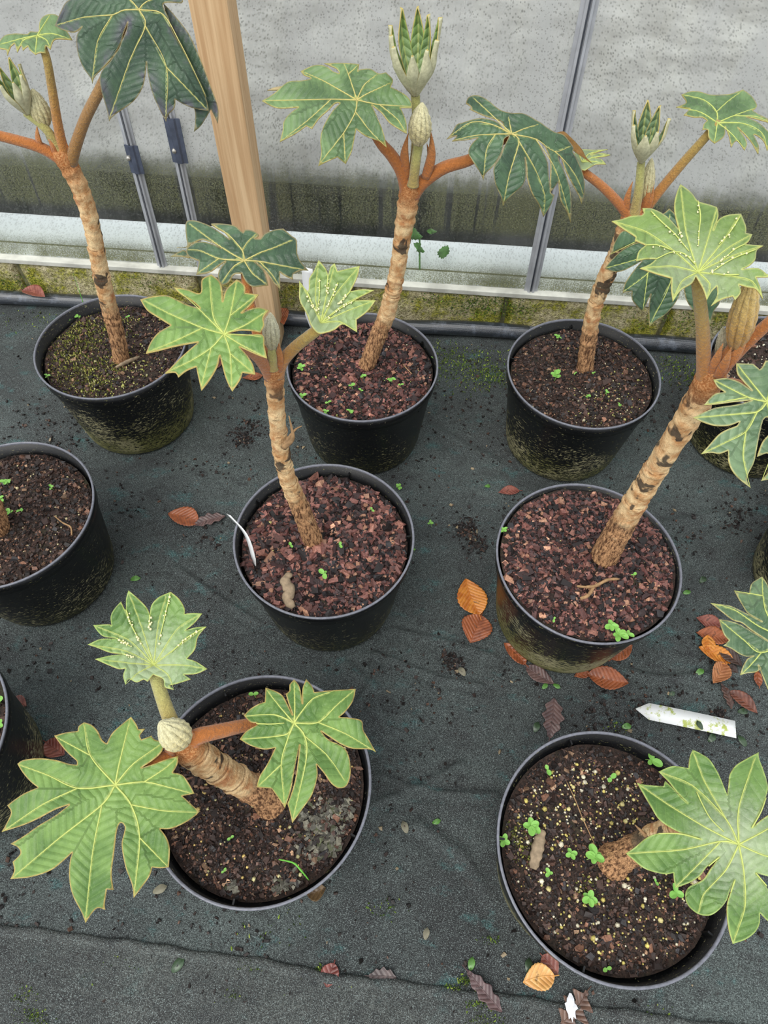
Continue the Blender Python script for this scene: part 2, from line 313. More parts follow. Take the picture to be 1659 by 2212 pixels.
def m_concrete():
    t = NT('pale_concrete'); o = t.obj(); n = t.noise(o, 3.5, 5, .65); f = t.noise(o, 14, 4, .7); y = t.n('SeparateXYZ', {0: o}).outputs[1]
    c = t.mix(t.ramp(n, .3, .7), lin(132, 128, 122), lin(186, 183, 178))
    e = t.ramp(t.math('ADD', y, t.math('MULTIPLY', f, -.22)), 1.93, 1.80)          # dark algae tint imitating, in colour, the edge's blur through steamed glass
    c = t.mix(t.math('MULTIPLY', e, .92), c, lin(44, 46, 34)); t.set(Base_Color=c, Roughness=.85); t.bump(f, .3, .004); return t.m
M = dict(membrane=m_membrane(), front=m_membrane('worn_membrane', (66, 68, 67), (96, 100, 96), .3), pot=m_pot(), rim=simple('grey_reflection_rim', lin(120, 122, 132), .35, 200, .3, .15, .5), bits=m_col(), prill=m_col('pellets', .5, .1),  # rim: lighter grey puts a reflection into the base colour
         moss=m_col('moss', .9, .1), soil=m_soil(), trunk=m_trunk(), glass=m_glass(), block=m_block(), wood=m_wood(), pipe=m_pipe(),
         alu=simple('aluminium', lin(176, 179, 184), .38, 25, .22, .1, .6, .25), alu_dark=simple('aluminium_groove', lin(88, 93, 102), .5, 40, .3, .1, .4, .5),
         sill=simple('white_sill', lin(214, 214, 204), .5, 18, .35, .2), clip=simple('blued_steel', lin(82, 90, 108), .45, 60, .35, .2, .5, .3), screw=simple('screw_steel', lin(200, 196, 186), .3, 60, .2, .1, .5, .8),
         gutter=simple('galvanised', lin(244, 246, 248), .35, 4, .06, .05, .5, .0), soil_out=simple('dark_wet_soil', lin(22, 23, 17), .95, 16, .6, .6, .1), pale=m_concrete(),
         mortar=simple('mortar', lin(126, 124, 92), .95, 120, .5, .6), nettle=simple('nettle', lin(96, 150, 66), .6, 90, .35, .3),
         under_pale=simple('leaf_underside_pale', lin(196, 194, 160), .9, 200, .3, .3, .1), under=simple('leaf_underside', lin(176, 160, 122), .9, 200, .25, .3, .1), under_brown=simple('leaf_underside_brown', lin(142, 108, 66), .9, 200, .3, .4, .1),
         rimf=simple('leaf_edge_felt', lin(196, 178, 110), .9, 300, .2, .2, .1),
         vein=simple('vein_yellow', lin(190, 200, 114), .6, 200, .15, .1, .2), vein_o=simple('vein_tan', lin(198, 186, 118), .7, 200, .2, .1, .2), drop=simple('water_bead', lin(226, 222, 170), .25, 50, .05, 0, .9),
         pet_o=m_felt('orange_felt', (186, 114, 58), (190, 122, 66)), pet_y=m_felt('orange_to_green_felt', (190, 128, 66), (170, 148, 82)), pet_g=m_felt('pale_green_felt', (182, 160, 96), (176, 176, 110)),
         pet_b=m_felt('brown_felt', (158, 116, 64), (178, 142, 96)), fist=m_felt('cream_felt', (214, 200, 146), (222, 216, 174)), fist_g=m_felt('grey_cream_felt', (188, 180, 140), (214, 210, 180)), fist_y=m_felt('golden_felt', (186, 140, 66), (214, 186, 118)),
         stip=m_felt('stipule_felt', (182, 112, 58), (196, 132, 76)), twig=simple('dead_twig', lin(176, 140, 100), .8, 90, .45, .5), grey_twig=simple('grey_bark_bit', lin(166, 146, 120), .85, 90, .45, .8),
         seed=simple('seedling_green', lin(128, 184, 84), .5, 90, .15, .1), seed_stem=simple('seedling_stem', lin(150, 190, 100), .5, 90, .15, .1), grass=simple('grass_green', lin(110, 190, 70), .5, 90, .15, .1),
         leaflet=simple('small_green_leaf', lin(100, 150, 72), .3, 70, .3, .2, .6), leaflet_d=simple('small_dark_leaf', lin(70, 92, 66), .3, 70, .35, .2, .6), tan_leaf=simple('bleached_leaf', lin(140, 136, 116), .6, 70, .3, .2),
         lab=m_label('blank_label', 0.0), lab_m=m_label('mossy_label', .95), liver=simple('grey_liverwort', lin(112, 112, 96), .75, 90, .5, .8), dropping=simple('bird_dropping', lin(232, 234, 240), .6, 160, .2, .6), water=simple('puddle', lin(20, 18, 17), .04, 30, .3, .05, .9))
LM = dict(mid=m_leaf('leaf_mid', (88, 122, 74), (122, 152, 98)), dark=m_leaf('leaf_dark', (58, 88, 62), (90, 122, 86), rim=(176, 156, 104), gloss=.38),
          big=m_leaf('leaf_big_dark', (52, 80, 60), (80, 108, 78), rim=(150, 138, 96), gloss=.4, purple=.9), lime=m_leaf('leaf_lime', (92, 136, 58), (130, 164, 84), rim=(210, 168, 96)),
          young=m_leaf('leaf_young', (92, 126, 56), (130, 158, 82), .35, rim=(206, 208, 118)), fuzzy=m_leaf('leaf_fuzzy', (88, 132, 54), (126, 160, 84), .5, rim=(186, 206, 112)),
          grey=m_leaf('leaf_greygreen', (84, 118, 82), (122, 148, 108), rim=(206, 196, 128)))

# ------------------------------------------------------------------ the setting
def pot_spots():
    return dict(A=(-.633, .9899, .190), B=(-.1241, .9852, .196), C=(.3107, 1.0106, .194), D=(-.1441, .5837, .190), E=(.2899, .5835, .2095), F=(-.1756, .1902, .186), G=(.2918, .1529, .186),
                H=(-.69, .58, .192), I=(-.69, .20, .188), J=(.715, 1.06, .192), K=(.79, .70, .192))
POTS = pot_spots(); POTH = .2137; POTR = .15; POTB = .119
VG = {}
def vnoise(x, y, seed, sc):
    if seed not in VG: VG[seed] = np.random.default_rng(seed).uniform(-1, 1, (64, 64))
    g = VG[seed]; u = x*sc+100; v = y*sc+100
    i = np.floor(u).astype(int); j = np.floor(v).astype(int); a = u-i; b = v-j; a = a*a*(3-2*a); b = b*b*(3-2*b)
    G = lambda p, q: g[p % 64, q % 64]
    return (G(i, j)*(1-a)+G(i+1, j)*a)*(1-b)+(G(i, j+1)*(1-a)+G(i+1, j+1)*a)*b
def seg_dist(P, a, b):
    a = np.asarray(a); b = np.asarray(b); d = b-a; L2 = (d@d)+1e-12
    t = np.clip(((P-a)@d)/L2, 0, 1); return np.linalg.norm(P-(a+t[:, None]*d), axis=1), t*math.sqrt(L2)
FOLDS = []
for pl, hgt, wd in [([(380, 1225), (470, 1290), (560, 1345)], .006, .010), ([(690, 1400), (820, 1415), (960, 1470), (1040, 1480)], .006, .009), ([(812, 1410), (805, 1470), (760, 1540)], .006, .007),
                    ([(800, 1670), (880, 1700), (960, 1715), (1075, 1720)], .007, .008), ([(800, 1740), (900, 1705), (1000, 1650)], .005, .012), ([(850, 1360), (960, 1385), (1070, 1420)], .005, .012),
                    ([(260, 1480), (360, 1430), (470, 1400)], .004, .012), ([(1330, 1440), (1420, 1465), (1520, 1460), (1640, 1440)], .005, .012), ([(0, 1790), (60, 1830)], .006, .008), ([(900, 1780), (1000, 1850), (1070, 1950)], .005, .018),
                    ([(640, 1330), (760, 1450), (900, 1560)], .004, .018), ([(420, 1080), (520, 1010), (600, 960)], .003, .02), ([(900, 900), (1000, 960), (1080, 1000)], .003, .02), ([(1440, 1130), (1540, 1110), (1659, 1120)], .004, .02)]:
    FOLDS.append((np.array([at_z(x, y, 0)[:2] for x, y in pl]), hgt*1.25, max(.0055, wd*.55)))
def ground_h(P):
    P = np.atleast_2d(P); x, y = P[:, 0], P[:, 1]
    h = .0034*vnoise(x, y*1.6, 3, 6)+.0020*vnoise(x*.7+.4*y, y*1.5, 5, 17)+.0009*vnoise(x*.6+y*.5, y*1.3, 9, 46)
    for pl, hg, wd in FOLDS:
        dd = np.full(len(P), 9.)
        for a, b in zip(pl[:-1], pl[1:]): dd = np.minimum(dd, seg_dist(P, a, b)[0])
        h += hg*np.exp(-(dd/wd)**2)-.5*hg*np.exp(-((dd-1.9*wd)/wd)**2)
    for n, (px, py, s) in POTS.items():
        dd = np.hypot(x-px, y-py); k = np.clip((dd-.125)/.03, 0, 1); h = h*k-.0005*(1-k)
    return h
def grid(name, xs, ys, hf, mat, z0=0):
    X, Y = np.meshgrid(xs, ys); P = np.c_[X.ravel(), Y.ravel()]; Z = hf(P)+z0; n = len(xs); m = len(ys)
    I = np.arange(n*m).reshape(m, n); Fq = np.stack([I[:-1, :-1], I[:-1, 1:], I[1:, 1:], I[1:, :-1]], -1).reshape(-1, 4)
    return mesh(name, np.c_[P, Z], Fq, mat)
fl = grid('floor', np.r_[-2.2:-1.1:.05, -1.1:1.05:.006, 1.05:2.2:.05], np.r_[-1.2:-.1:.04, -.1:1.37:.006], ground_h, M['membrane'], -.001)
tag(fl, 'dark green woven weed membrane covering the ground', None, None, 'structure')
# front sheet overlapping with a folded hem
HEM = spline([at_z(x, y, 0)[:2].tolist()+[0] for x, y in [(-500, 1965), (-120, 1990), (0, 2000), (180, 2018), (350, 2042), (560, 2072), (760, 2108), (900, 2124), (1100, 2150), (1330, 2180), (1659, 2225), (2100, 2290)]], 200)
hv = []; hf_ = []
prof = [(-.0015, -.002), (0, .0035), (.004, .0052), (.010, .0045), (.0125, .0018), (.014, .0016), (.02, .0026), (.05, .0016)]
for i, p in enumerate(HEM):
    for k, (o_, z) in enumerate(prof):
        wob = .0012*math.sin(i*.31)+.001*math.sin(i*.83)
        q = np.array([[p[0]+o_*.12*-1, p[1]-o_]]); hv.append((q[0, 0], q[0, 1]+wob, z*(1+.25*math.sin(i*.21))+float(ground_h(q)[0])*.6))
n = len(prof)
yb = -.9
for i in range(len(HEM)-1):
    for k in range(n-1): hf_.append((i*n+k, i*n+k+1, (i+1)*n+k+1, (i+1)*n+k))
base_i = len(hv); rows = 24
for i, p in enumerate(HEM):
    y0 = hv[i*n+n-1][1]
    for r in range(1, rows+1):
        t_ = (r/rows)**1.6; y = y0+(yb-y0)*t_; q = np.array([[p[0]-.006, y]]); hv.append((p[0]-.006, y, .0016+.0016*float(vnoise(q[:, 0], q[:, 1], 4, 14)[0])))
for i in range(len(HEM)-1):
    for r in range(rows):
        a = i*n+n-1 if r == 0 else base_i+i*rows+r-1; b = (i+1)*n+n-1 if r == 0 else base_i+(i+1)*rows+r-1
        hf_.append((a, base_i+i*rows+r, base_i+(i+1)*rows+r, b))
fr = mesh('trim_1', hv, hf_, M['front']); tag(fr, 'front membrane sheet with a folded hem running along its edge', None, None, 'structure')

# wall of mossy blocks, sill, leaning panes and bars
YF = 1.345; ZL = .122
wb = box('wall_back', -2.3, 2.3, YF+.012, YF+.10, 0, ZL-.012, M['mortar']); tag(wb, 'low mossy block wall under the glass', None, None, 'structure')
jx = [at_y(45, 600, YF)[0], at_y(425, 595, YF)[0], at_y(762, 625, YF)[0], at_y(1092, 665, YF)[0], at_y(1440, 690, YF)[0]]
jx = [jx[0]-.78, jx[0]-.39]+jx+[jx[-1]+.38, jx[-1]+.76]
for a, b in zip(jx[:-1], jx[1:]):
    bm = bmesh.new(); bmesh.ops.create_grid(bm, x_segments=40, y_segments=14, size=.5)
    hh = ZL-.016; L = b-a-.010
    vs = []
    for v in bm.verts:
        x, z = v.co.x*L, v.co.y*hh; e = min(L/2-abs(x), hh/2-abs(z)); bul = min(1, e/.008)
        nz = float(vnoise(np.array([x*1.0+a*7]), np.array([z]), 12, 60)[0])*.0022+float(vnoise(np.array([x+a*5]), np.array([z]), 15, 150)[0])*.0016
        v.co = Vector((x, .010*(1-bul)**2+nz, z+hh/2))
    f2 = bmesh.ops.extrude_edge_only(bm, edges=[e for e in bm.edges if e.is_boundary])
    for g in f2['geom']:
        if isinstance(g, bmesh.types.BMVert): g.co.y = .03
    me = bpy.data.meshes.new('block'); bm.to_mesh(me); bm.free()
    for p in me.polygons: p.use_smooth = True
    o = link('block', me, M['block']); o.location = ((a+b)/2, YF, 0.001); adopt(o, wb)
sill = box('trim_2', -2.3, 2.3, YF-.004, YF+.06, ZL-.012, ZL, M['sill'], .0015); tag(sill, 'white metal sill along the foot of the glass', None, None, 'structure')
dn = rays((811, 2295))[0]; BD = -dn/np.linalg.norm(dn); WO = np.array([0, YF+.014, ZL]); WN = np.cross([1, 0, 0], BD); WN /= np.linalg.norm(WN)
WN = WN if WN[1] < 0 else -WN
def on_wall(x, y, off=0.0):
    d = rays((x, y))[0]; o_ = WO+WN*off; return CC+d*(((o_-CC)@WN)/(d@WN))
def wall_pt(x, h, off=0.0): return WO+np.array([x, 0, 0])+BD*h+WN*off
WROT = Matrix((( 1, -WN[0], BD[0]), (0, -WN[1], BD[1]), (0, -WN[2], BD[2])))
bars = []
for (x, y), wdt in [((350, 566), .024), ((437, 574), .022), ((1147, 622), .031)]:
    bars.append((on_wall(x, y)[0], wdt))
ext = [-2.3]+[b[0] for b in bars]+[2.3]
for i in range(4):
    a, b = ext[i], ext[i+1]
    o = box('window_%d' % (i+1), -(b-a)/2, (b-a)/2, 0, .004, 0, 1.75, M['glass']); o.matrix_world = Matrix.Translation(wall_pt((a+b)/2, .0005, 0))@WROT.to_4x4()
    tag(o, ['steamed glass pane at the far left of the wall', 'narrow steamed glass pane between the two clipped bars', 'wide steamed glass pane behind the timber post', 'steamed glass pane right of the single grey bar'][i], None, None, 'structure')
def prism(name, prof, h0, h1, mat):
    n = len(prof); v = [(x, -d, h0) for x, d in prof]+[(x, -d, h1) for x, d in prof]
    f = [(i, (i+1) % n, n+(i+1) % n, n+i) for i in range(n)]+[tuple(range(n-1, -1, -1)), tuple(range(n, 2*n))]
    return mesh(name, v, f, mat, smooth=False)
for i, (bx, wd) in enumerate(bars):
    h = wd/2
    o = prism('trim_%d' % (i+3), [(-h, .001), (-h, .004), (-h*.55, .0045), (-h*.5, .010), (-h*.2, .0115), (-h*.12, .0065), (h*.12, .0065), (h*.2, .0115), (h*.5, .010), (h*.55, .0045), (h, .004), (h, .001)], -.001, 1.75, M['alu'])
    o.matrix_world = Matrix.Translation(wall_pt(bx, 0, 0))@WROT.to_4x4(); tag(o, ['grey glazing bar at the left with the lower clip', 'grey glazing bar with the upper clip beside the post', 'single grey glazing bar right of centre'][i], None, None, 'structure')
    g = box('groove', -h*.1, h*.1, -.0068, -.0060, 0, 1.75, M['alu_dark'], 0, None); g.parent = o
for (cx, cy, wd, ht, sx, sy, lab) in [(290, 345, .030, .058, 277, 343, 'dark steel glazing clip with one screw on the leftmost bar'), (380, 305, .034, .088, 376, 327, 'longer dark steel glazing clip with one screw nearest the post')]:
    P = on_wall(cx, cy, .012); R4 = Matrix.Translation(P)@WROT.to_4x4(); h = wd/2
    o = prism('glazing_clip', [(-h, -.004), (-h, -.002), (-h*.45, .000), (-h*.3, .004), (h*.3, .004), (h*.5, .001), (h, .001), (h, -.001), (h*.45, -.002), (h*.25, .001), (-h*.25, .001), (-h*.45, -.003)], -ht/2, ht/2, M['clip'])
    o.matrix_world = R4; tag(o, lab, 'clip', 'glazing clips')
    P2 = on_wall(sx, sy, .0165)
    s_ = lathe('screw', [(0, .0022), (.003, .0019), (.0046, .0008), (.005, -.006)], M['screw'], 20); s_.parent = o
    s_.matrix_basis = R4.inverted()@Matrix.Translation(P2)@WROT.to_4x4()@Matrix.Rotation(math.radians(90), 4, 'X')
# outside, seen through the glass
oz = at_y(800, 555, 1.475); top = at_y(800, 487, 1.475)
gr = .052
gp = [np.array([x, 1.475, oz[2]-.005]) for x in np.linspace(-2.6, 2.6, 9)]
g = tube('gutter_pipe', gp, gr, M['gutter'], seg=28); tag(g, 'pale rounded metal gutter outside, low behind the glass', 'gutter')
o = grid('floor_outside', np.linspace(-4, 4, 60), np.linspace(1.5, 1.93, 14), lambda P: .012*vnoise(P[:, 0], P[:, 1], 21, 12)+.0, M['soil_out'], -.012); tag(o, 'dark damp strip of soil outside the glass', None, None, 'structure')
o = box('trim_6', -5, 5, 1.90, 7.5, -.06, .02, M['pale'], .006); tag(o, 'pale concrete path outside the glass', None, None, 'structure')
def blob_leaf(px, py, Y, L, ang, parent, mat):
    P = at_y(px, py, Y); v = [(0, 0, 0)]; k = 26
    for i in range(k):
        a = 2*math.pi*i/k; r = L*(.55+.12*(i % 2))*(1-.25*abs(math.sin(a)))*(1.15 if abs(a) < .3 else 1)
        v.append((r*math.cos(a), -.006*math.cos(3*a), r*.8*math.sin(a)))
    f = [(0, 1+i, 1+(i+1) % k) for i in range(k)]
    o = mesh('leaf', v, f, mat); o.location = P; o.rotation_euler = (math.radians(-35), ang, .2); sm = o.modifiers.new('s', 'SOLIDIFY'); sm.thickness = .0008
    o.parent = parent; o.matrix_parent_inverse = Matrix.Translation(parent.location).inverted(); return o
nb_ = at_y(905, 560, 1.412); ne = empty('nettle', (nb_[0], 1.412, 0)); tag(ne, 'green nettle growing outside, pressed behind the steamed glass', 'weed')
for (px, py, L, a) in [(893, 505, .033, .6), (868, 495, .022, 2.4), (932, 500, .016, .2), (958, 545, .030, -.9), (905, 535, .024, .9)]: blob_leaf(px, py, 1.412, L, a, ne, M['nettle'])
adopt(tube('stem', [(nb_[0], 1.416, 0), (nb_[0]+.004, 1.416, .1), (nb_[0]-.002, 1.416, .21)], .0022, M['nettle'], None, 8), ne)
# timber post and wrapped pipe
xl = at_y(405, 0, 1.235)[0]; xr = at_y(490, 0, 1.235)[0]
po = box('timber_post', xl, xr, 1.235, 1.235+(xr-xl)*.9, -.002, 1.5, M['wood'], .003); shift(po); tag(po, 'pale sawn timber post standing in front of the glass', 'post')
pp = [(x, 1.323+.004*math.sin(x*5)+.003*math.sin(x*13), .019+.0015*math.sin(x*9)) for x in np.linspace(-2.2, 2.2, 90)]
pi_ = tube('wrapped_pipe', pp, [.0175+.0012*math.sin(i*.7) for i in range(90)], M['pipe'], None, 20); tag(pi_, 'black woven-wrapped pipe running along the foot of the wall', 'pipe')

# ------------------------------------------------------------------ pots and compost
LOOK = dict(A='algae-spotted black pot at the back left, holding the tallest left plant', B='clean black pot at the back in the middle, just right of the timber post', C='black pot at the back right with a mossy foot, below the grey bar',
            D='black pot in the middle of the scene full of red bark chips', E='brim-full black pot on the right with green algae round its side', F='large black pot at the front left with grey liverwort on its compost',
            G='large black pot at the front right speckled with yellow pellets', H='black pot cut by the left edge, middle row', I='black pot cut by the left edge, front row', J='black pot cut by the right edge, back row against the wall', K='black pot mostly out of view at the right edge, middle row')
SURF = {}
def soil_h(n, x, y):
    r = np.hypot(x, y); s = POTS[n][2]
    return s+.0035*vnoise(np.asarray(x), np.asarray(y), ord(n), 30)+.002*vnoise(np.asarray(x), np.asarray(y), ord(n)+3, 70)-.004*np.clip((r-.11)/.03, 0, 1)
rimdata = bodydata = None
for k, (x, y, s) in POTS.items():
    e = empty('plant_pot', (x, y, 0)); tag(e, LOOK[k], 'pot', 'black plant pots')
    if bodydata is None:
        prof = [(.0, .003), (POTB-.022, .003), (POTB-.02, 0), (POTB-.006, 0), (POTB, .006), (POTB+.003, .02), (POTR-.0075, POTH-.034), (POTR-.0065, POTH-.031), (POTR-.003, POTH-.0295), (POTR-.0015, POTH-.004), (POTR-.004, POTH-.0035), (POTR-.0065, POTH-.03), (POTR-.011, POTH-.034), (POTB-.002, .012), (0, .010)]
        b = lathe('body', prof, M['pot'], 80, e); bodydata = b.data
        rp = [(POTR-.0036, POTH-.005), (POTR-.0038, POTH-.0012), (POTR-.0030, POTH), (POTR-.0008, POTH), (POTR, POTH-.001), (POTR-.0006, POTH-.0045), (POTR-.0036, POTH-.005)]
        r_ = lathe('rim', rp, M['rim'], 96, e); rimdata = r_.data
    else:
        link('body', bodydata, None, e); link('rim', rimdata, None, e)
    COL.objects[-1]['label'] = 'thin rim, greyed by a painted-in reflection'; COL.objects[-2]['algae'] = dict(A=.85, B=.2, C=.6, D=.25, E=1.0, F=.3, G=.6, H=.3, I=.5, J=.5, K=.6)[k]
    if k in 'DFBCG':
        for j in range(5):
            a = j*1.2566+ord(k); R0 = POTR-.0085
            q = box('rib', -.0012, .0012, -.004, .003, s-.02, POTH-.012, M['pot'], 0, e); q.location = (R0*math.cos(a), R0*math.sin(a), 0); q.rotation_euler[2] = a-math.pi/2
COMP = dict(A='dark compost freckled with yellow-green moss in the back left pot', B='bark-chip compost with seedlings in the back middle pot', C='dark compost with pale specks in the back right pot', D='red bark-chip compost in the middle pot', E='red bark-chip compost filling the right pot to its brim',
            F='dark compost with a few yellow pellets in the front left pot', G='dark compost covered in yellow pellets in the front right pot', H='brown compost in the pot cut by the left edge, middle row', I='brown compost in the pot at the left edge, front row', J='compost with pale specks in the pot at the back right edge', K='compost in the nearly hidden pot at the right edge, middle row')
RED = ([(132, 88, 80), (98, 62, 58), (60, 42, 42), (32, 26, 27), (184, 138, 112), (152, 104, 90), (52, 50, 54)], [4, 4.5, 5, 5, .9, 2, 1.5]); DRK = ([(78, 57, 49), (52, 38, 34), (34, 27, 25), (124, 88, 70), (160, 128, 102), (56, 54, 56)], [5, 5, 4, 2.2, .6, 1])
MIXP = dict(A=(DRK, 900, 3200, .0045, 300, [(176, 176, 96), (206, 200, 150)]), B=(RED, 2300, 3000, .0056, 90, [(186, 196, 110), (220, 214, 180)]), C=(DRK, 1800, 4600, .0046, 260, [(216, 206, 170), (190, 186, 110)]),
            D=(RED, 2900, 2000, .0066, 12, [(220, 206, 130)]), E=(RED, 3600, 3000, .0054, 30, [(226, 208, 150)]), F=(DRK, 2200, 7000, .0042, 170, [(226, 196, 120), (214, 206, 150)]), G=(DRK, 1500, 7000, .0040, 620, [(214, 198, 110), (228, 214, 146), (232, 224, 196)]),
            H=(DRK, 1700, 5200, .0044, 120, [(220, 206, 160)]), I=(DRK, 500, 1500, .005, 50, [(220, 206, 160)]), J=(DRK, 700, 2200, .005, 260, [(226, 220, 196)]), K=(DRK, 200, 300, .005, 10, [(220, 206, 160)]))
chip_meshes = []
for i in range(6):
    bm = bmesh.new(); bmesh.ops.create_cube(bm, size=1)
    for v in bm.verts: v.co = Vector((v.co.x+random.uniform(-.2, .2), v.co.y*random.uniform(.5, .8)+random.uniform(-.15, .15), v.co.z*.38+random.uniform(-.08, .08)))
    me = bpy.data.meshes.new('bark_chip'); bm.to_mesh(me); bm.free(); me.materials.append(simple('bark_chip_%d' % i, lin(*[(138, 92, 84), (112, 70, 64), (178, 130, 104), (96, 62, 58), (150, 106, 94), (60, 46, 46)][i]), .5, 250, .45, .5)); chip_meshes.append(me)
for k, (x, y, s) in POTS.items():
    R0 = POTR-.0075-(POTH-s)*.13
    rr = np.r_[0, np.linspace(.01, R0, 22)]; v = [(0, 0, float(soil_h(k, np.array(0.), np.array(0.)))-s)]; f = []
    for r in rr[1:]:
        for j in range(56): a = 2*math.pi*j/56; v.append((r*math.cos(a), r*math.sin(a), float(soil_h(k, np.array(r*math.cos(a)), np.array(r*math.sin(a))))-s))
    f += [(0, 1+j, 1+(j+1) % 56) for j in range(56)]
    for i in range(21):
        for j in range(56): f.append((1+i*56+j, 1+(i+1)*56+j, 1+(i+1)*56+(j+1) % 56, 1+i*56+(j+1) % 56))
    c = mesh('compost', v, f, M['soil']); c.location = (x, y, s); tag(c, COMP[k], 'compost', None, 'stuff')
    pal, nc, nf, cs, npr, pc = MIXP[k]
    def spots(n, edge=.004):
        r = (R0-edge)*np.sqrt(rng.uniform(0, 1, n)); a = rng.uniform(0, 6.2832, n); px, py = r*np.cos(a), r*np.sin(a)
        return np.c_[px, py, soil_h(k, px, py)-s]
    P = spots(nc); P[:, 2] += rng.uniform(0, .003, nc); o = scatter('bark_chips', P, cs*np.exp(rng.normal(0, .35, nc)), M['bits'], palette(nc, *pal, .34), 'chip', .45); o.parent = c; o['kind'] = 'stuff'
    P = spots(nf); P[:, 2] += rng.uniform(0, .0015, nf); sz = cs*.5*np.exp(rng.normal(0, .4, nf)); o = scatter('crumbs', P, sz, M['bits'], palette(nf, *pal, .4), 'chip', .5, .3); o.parent = c; o['kind'] = 'stuff'
    P = spots(npr, .012)
    if k == 'G': P = P[np.argsort(-P[:, 1]+rng.normal(0, .09, npr))]; P[:300, 1] = np.abs(P[:300, 1])*.9; P = P[np.hypot(P[:, 0], P[:, 1]) < R0-.006]; npr = len(P); P[:, 2] = soil_h(k, P[:, 0], P[:, 1])-s
    if k in 'AC':
        cl = spots(9, .02); i = rng.integers(0, 9, npr); P2 = cl[i]+np.c_[rng.normal(0, .03, (npr, 2)), np.zeros(npr)]; ok = np.hypot(P2[:, 0], P2[:, 1]) < R0-.006; P[ok] = P2[ok]; P[:, 2] = soil_h(k, P[:, 0], P[:, 1])-s
    P[:, 2] += .0015
    o = scatter('pellets', P, np.where(rng.uniform(0, 1, npr) < .12, .0052, .0027)*np.exp(rng.normal(0, .2, npr))*(1.15 if k in 'FG' else 1), M['prill'], palette(npr, pc, [1]*len(pc), .15), 'ball'); o.parent = c; o['kind'] = 'stuff'
    if k == 'A' or k == 'G':
        nm = 2600 if k == 'A' else 260; cl = np.array([(-.07, .03), (-.09, -.01), (-.06, -.06), (-.02, -.1), (-.03, .08), (-.10, .05), (0, -.05)]) if k == 'A' else np.array([(-.11, -.01), (-.115, .01), (-.03, -.05)])
        i = rng.integers(0, len(cl), nm); q = cl[i]+rng.normal(0, .025 if k == 'A' else .008, (nm, 2)); q = q[np.hypot(q[:, 0], q[:, 1]) < R0-.004]; nm = len(q)
        o = scatter('moss', np.c_[q, soil_h(k, q[:, 0], q[:, 1])-s], rng.uniform(.003, .007, nm), M['moss'], palette(nm, [(128, 134, 54), (172, 170, 84), (96, 108, 46), (204, 198, 128)], [4, 3, 3, 2], .2), 'blade', .5); o.parent = c; o['kind'] = 'stuff'
    nb = dict(D=130, E=110, B=60).get(k, 0); P = spots(nb, .008) if nb else []
    for p in P:
        o = bpy.data.objects.new('bark_chip', random.choice(chip_meshes)); COL.objects.link(o); o.parent = c; sc = random.uniform(.006, .0095)*(.85 if k == 'E' else 1)
        o.location = (p[0], p[1], p[2]+.0035); o.scale = (sc, sc, sc); o.rotation_euler = (random.gauss(0, .3), random.gauss(0, .3), random.uniform(0, 6.28))
def soil_pt(k, px, py):
    s = POTS[k][2]
    for _ in range(4):
        P = at_z(px, py, s); s = float(soil_h(k, np.array(P[0]-POTS[k][0]), np.array(P[1]-POTS[k][1])))
    return P

# ------------------------------------------------------------------ traced leaf blades, each on its own tilted, curved surface
def parse(s, org, sc):
    pts = []; corner = []
    for tk in s.split():
        c = tk.endswith('*'); x, y = map(float, tk.rstrip('*').split(',')); pts.append((org[0]+x*sc, org[1]+y*sc)); corner.append(c)
    return np.array(pts), corner
def smooth_outline(pts, corner, step=5.0):
    n = len(pts); out = []
    for i in range(n):
        p1, p2 = pts[i], pts[(i+1) % n]
        p0 = pts[i-1] if not corner[i] else p1-(p2-p1)*.5; p3 = pts[(i+2) % n] if not corner[(i+1) % n] else p2+(p2-p1)*.5
        m = max(1, int(np.linalg.norm(p2-p1)/step))
        for j in range(m):
            u = j/m; out.append(.5*((2*p1)+(-p0+p2)*u+(2*p0-5*p1+4*p2-p3)*u*u+(-p0+3*p1-3*p2+p3)*u**3))
    return np.array(out)
def inside(P, poly):
    x, y = P[:, 0], P[:, 1]; r = np.zeros(len(P), bool); a = poly; b = np.roll(poly, -1, 0)
    for (x1, y1), (x2, y2) in zip(a, b):
        c = ((y1 > y) != (y2 > y)); r ^= c & (x < (x2-x1)*(y-y1)/(y2-y1+1e-12)+x1)
    return r
class Surf:
    def __init__(s, cpx, P0, nrm, droop, cup, puff, veins):
        s.c = np.asarray(cpx); s.P0 = P0; s.n = np.asarray(nrm, float); s.n /= np.linalg.norm(s.n); s.droop = droop; s.cup = cup; s.puff = puff; s.veins = veins; s.m = pxm(P0)
    def vd(s, p):
        dm = np.full(len(p), 1e9); sm = np.zeros(len(p))
        for pl in s.veins:
            acc = 0
            for a, b in zip(pl[:-1], pl[1:]):
                d, t = seg_dist(p, a, b); k = d < dm; dm[k] = d[k]; sm[k] = acc+t[k]; acc += np.linalg.norm(b-a)
        return dm*s.m, sm*s.m
    def pt(s, p, lift=0.0, vein=False):
        p = np.atleast_2d(p); d = rays(p); t = ((s.P0-CC)@s.n)/(d@s.n); X = CC+d*t[:, None]
        r = np.linalg.norm(X-s.P0, axis=1); dl = np.linalg.norm(d, axis=1)
        disp = s.droop*r*r*4-s.cup*r/(1+2*r)
        if not vein: dd = s.vd(p)[0]; disp = disp-s.puff*(1-np.exp(-(dd/.012)**2))
        disp = disp+.004*vnoise(X[:, 0], X[:, 1]+X[:, 2], 31, 22)
        return X+d*((disp-lift)/dl)[:, None], r
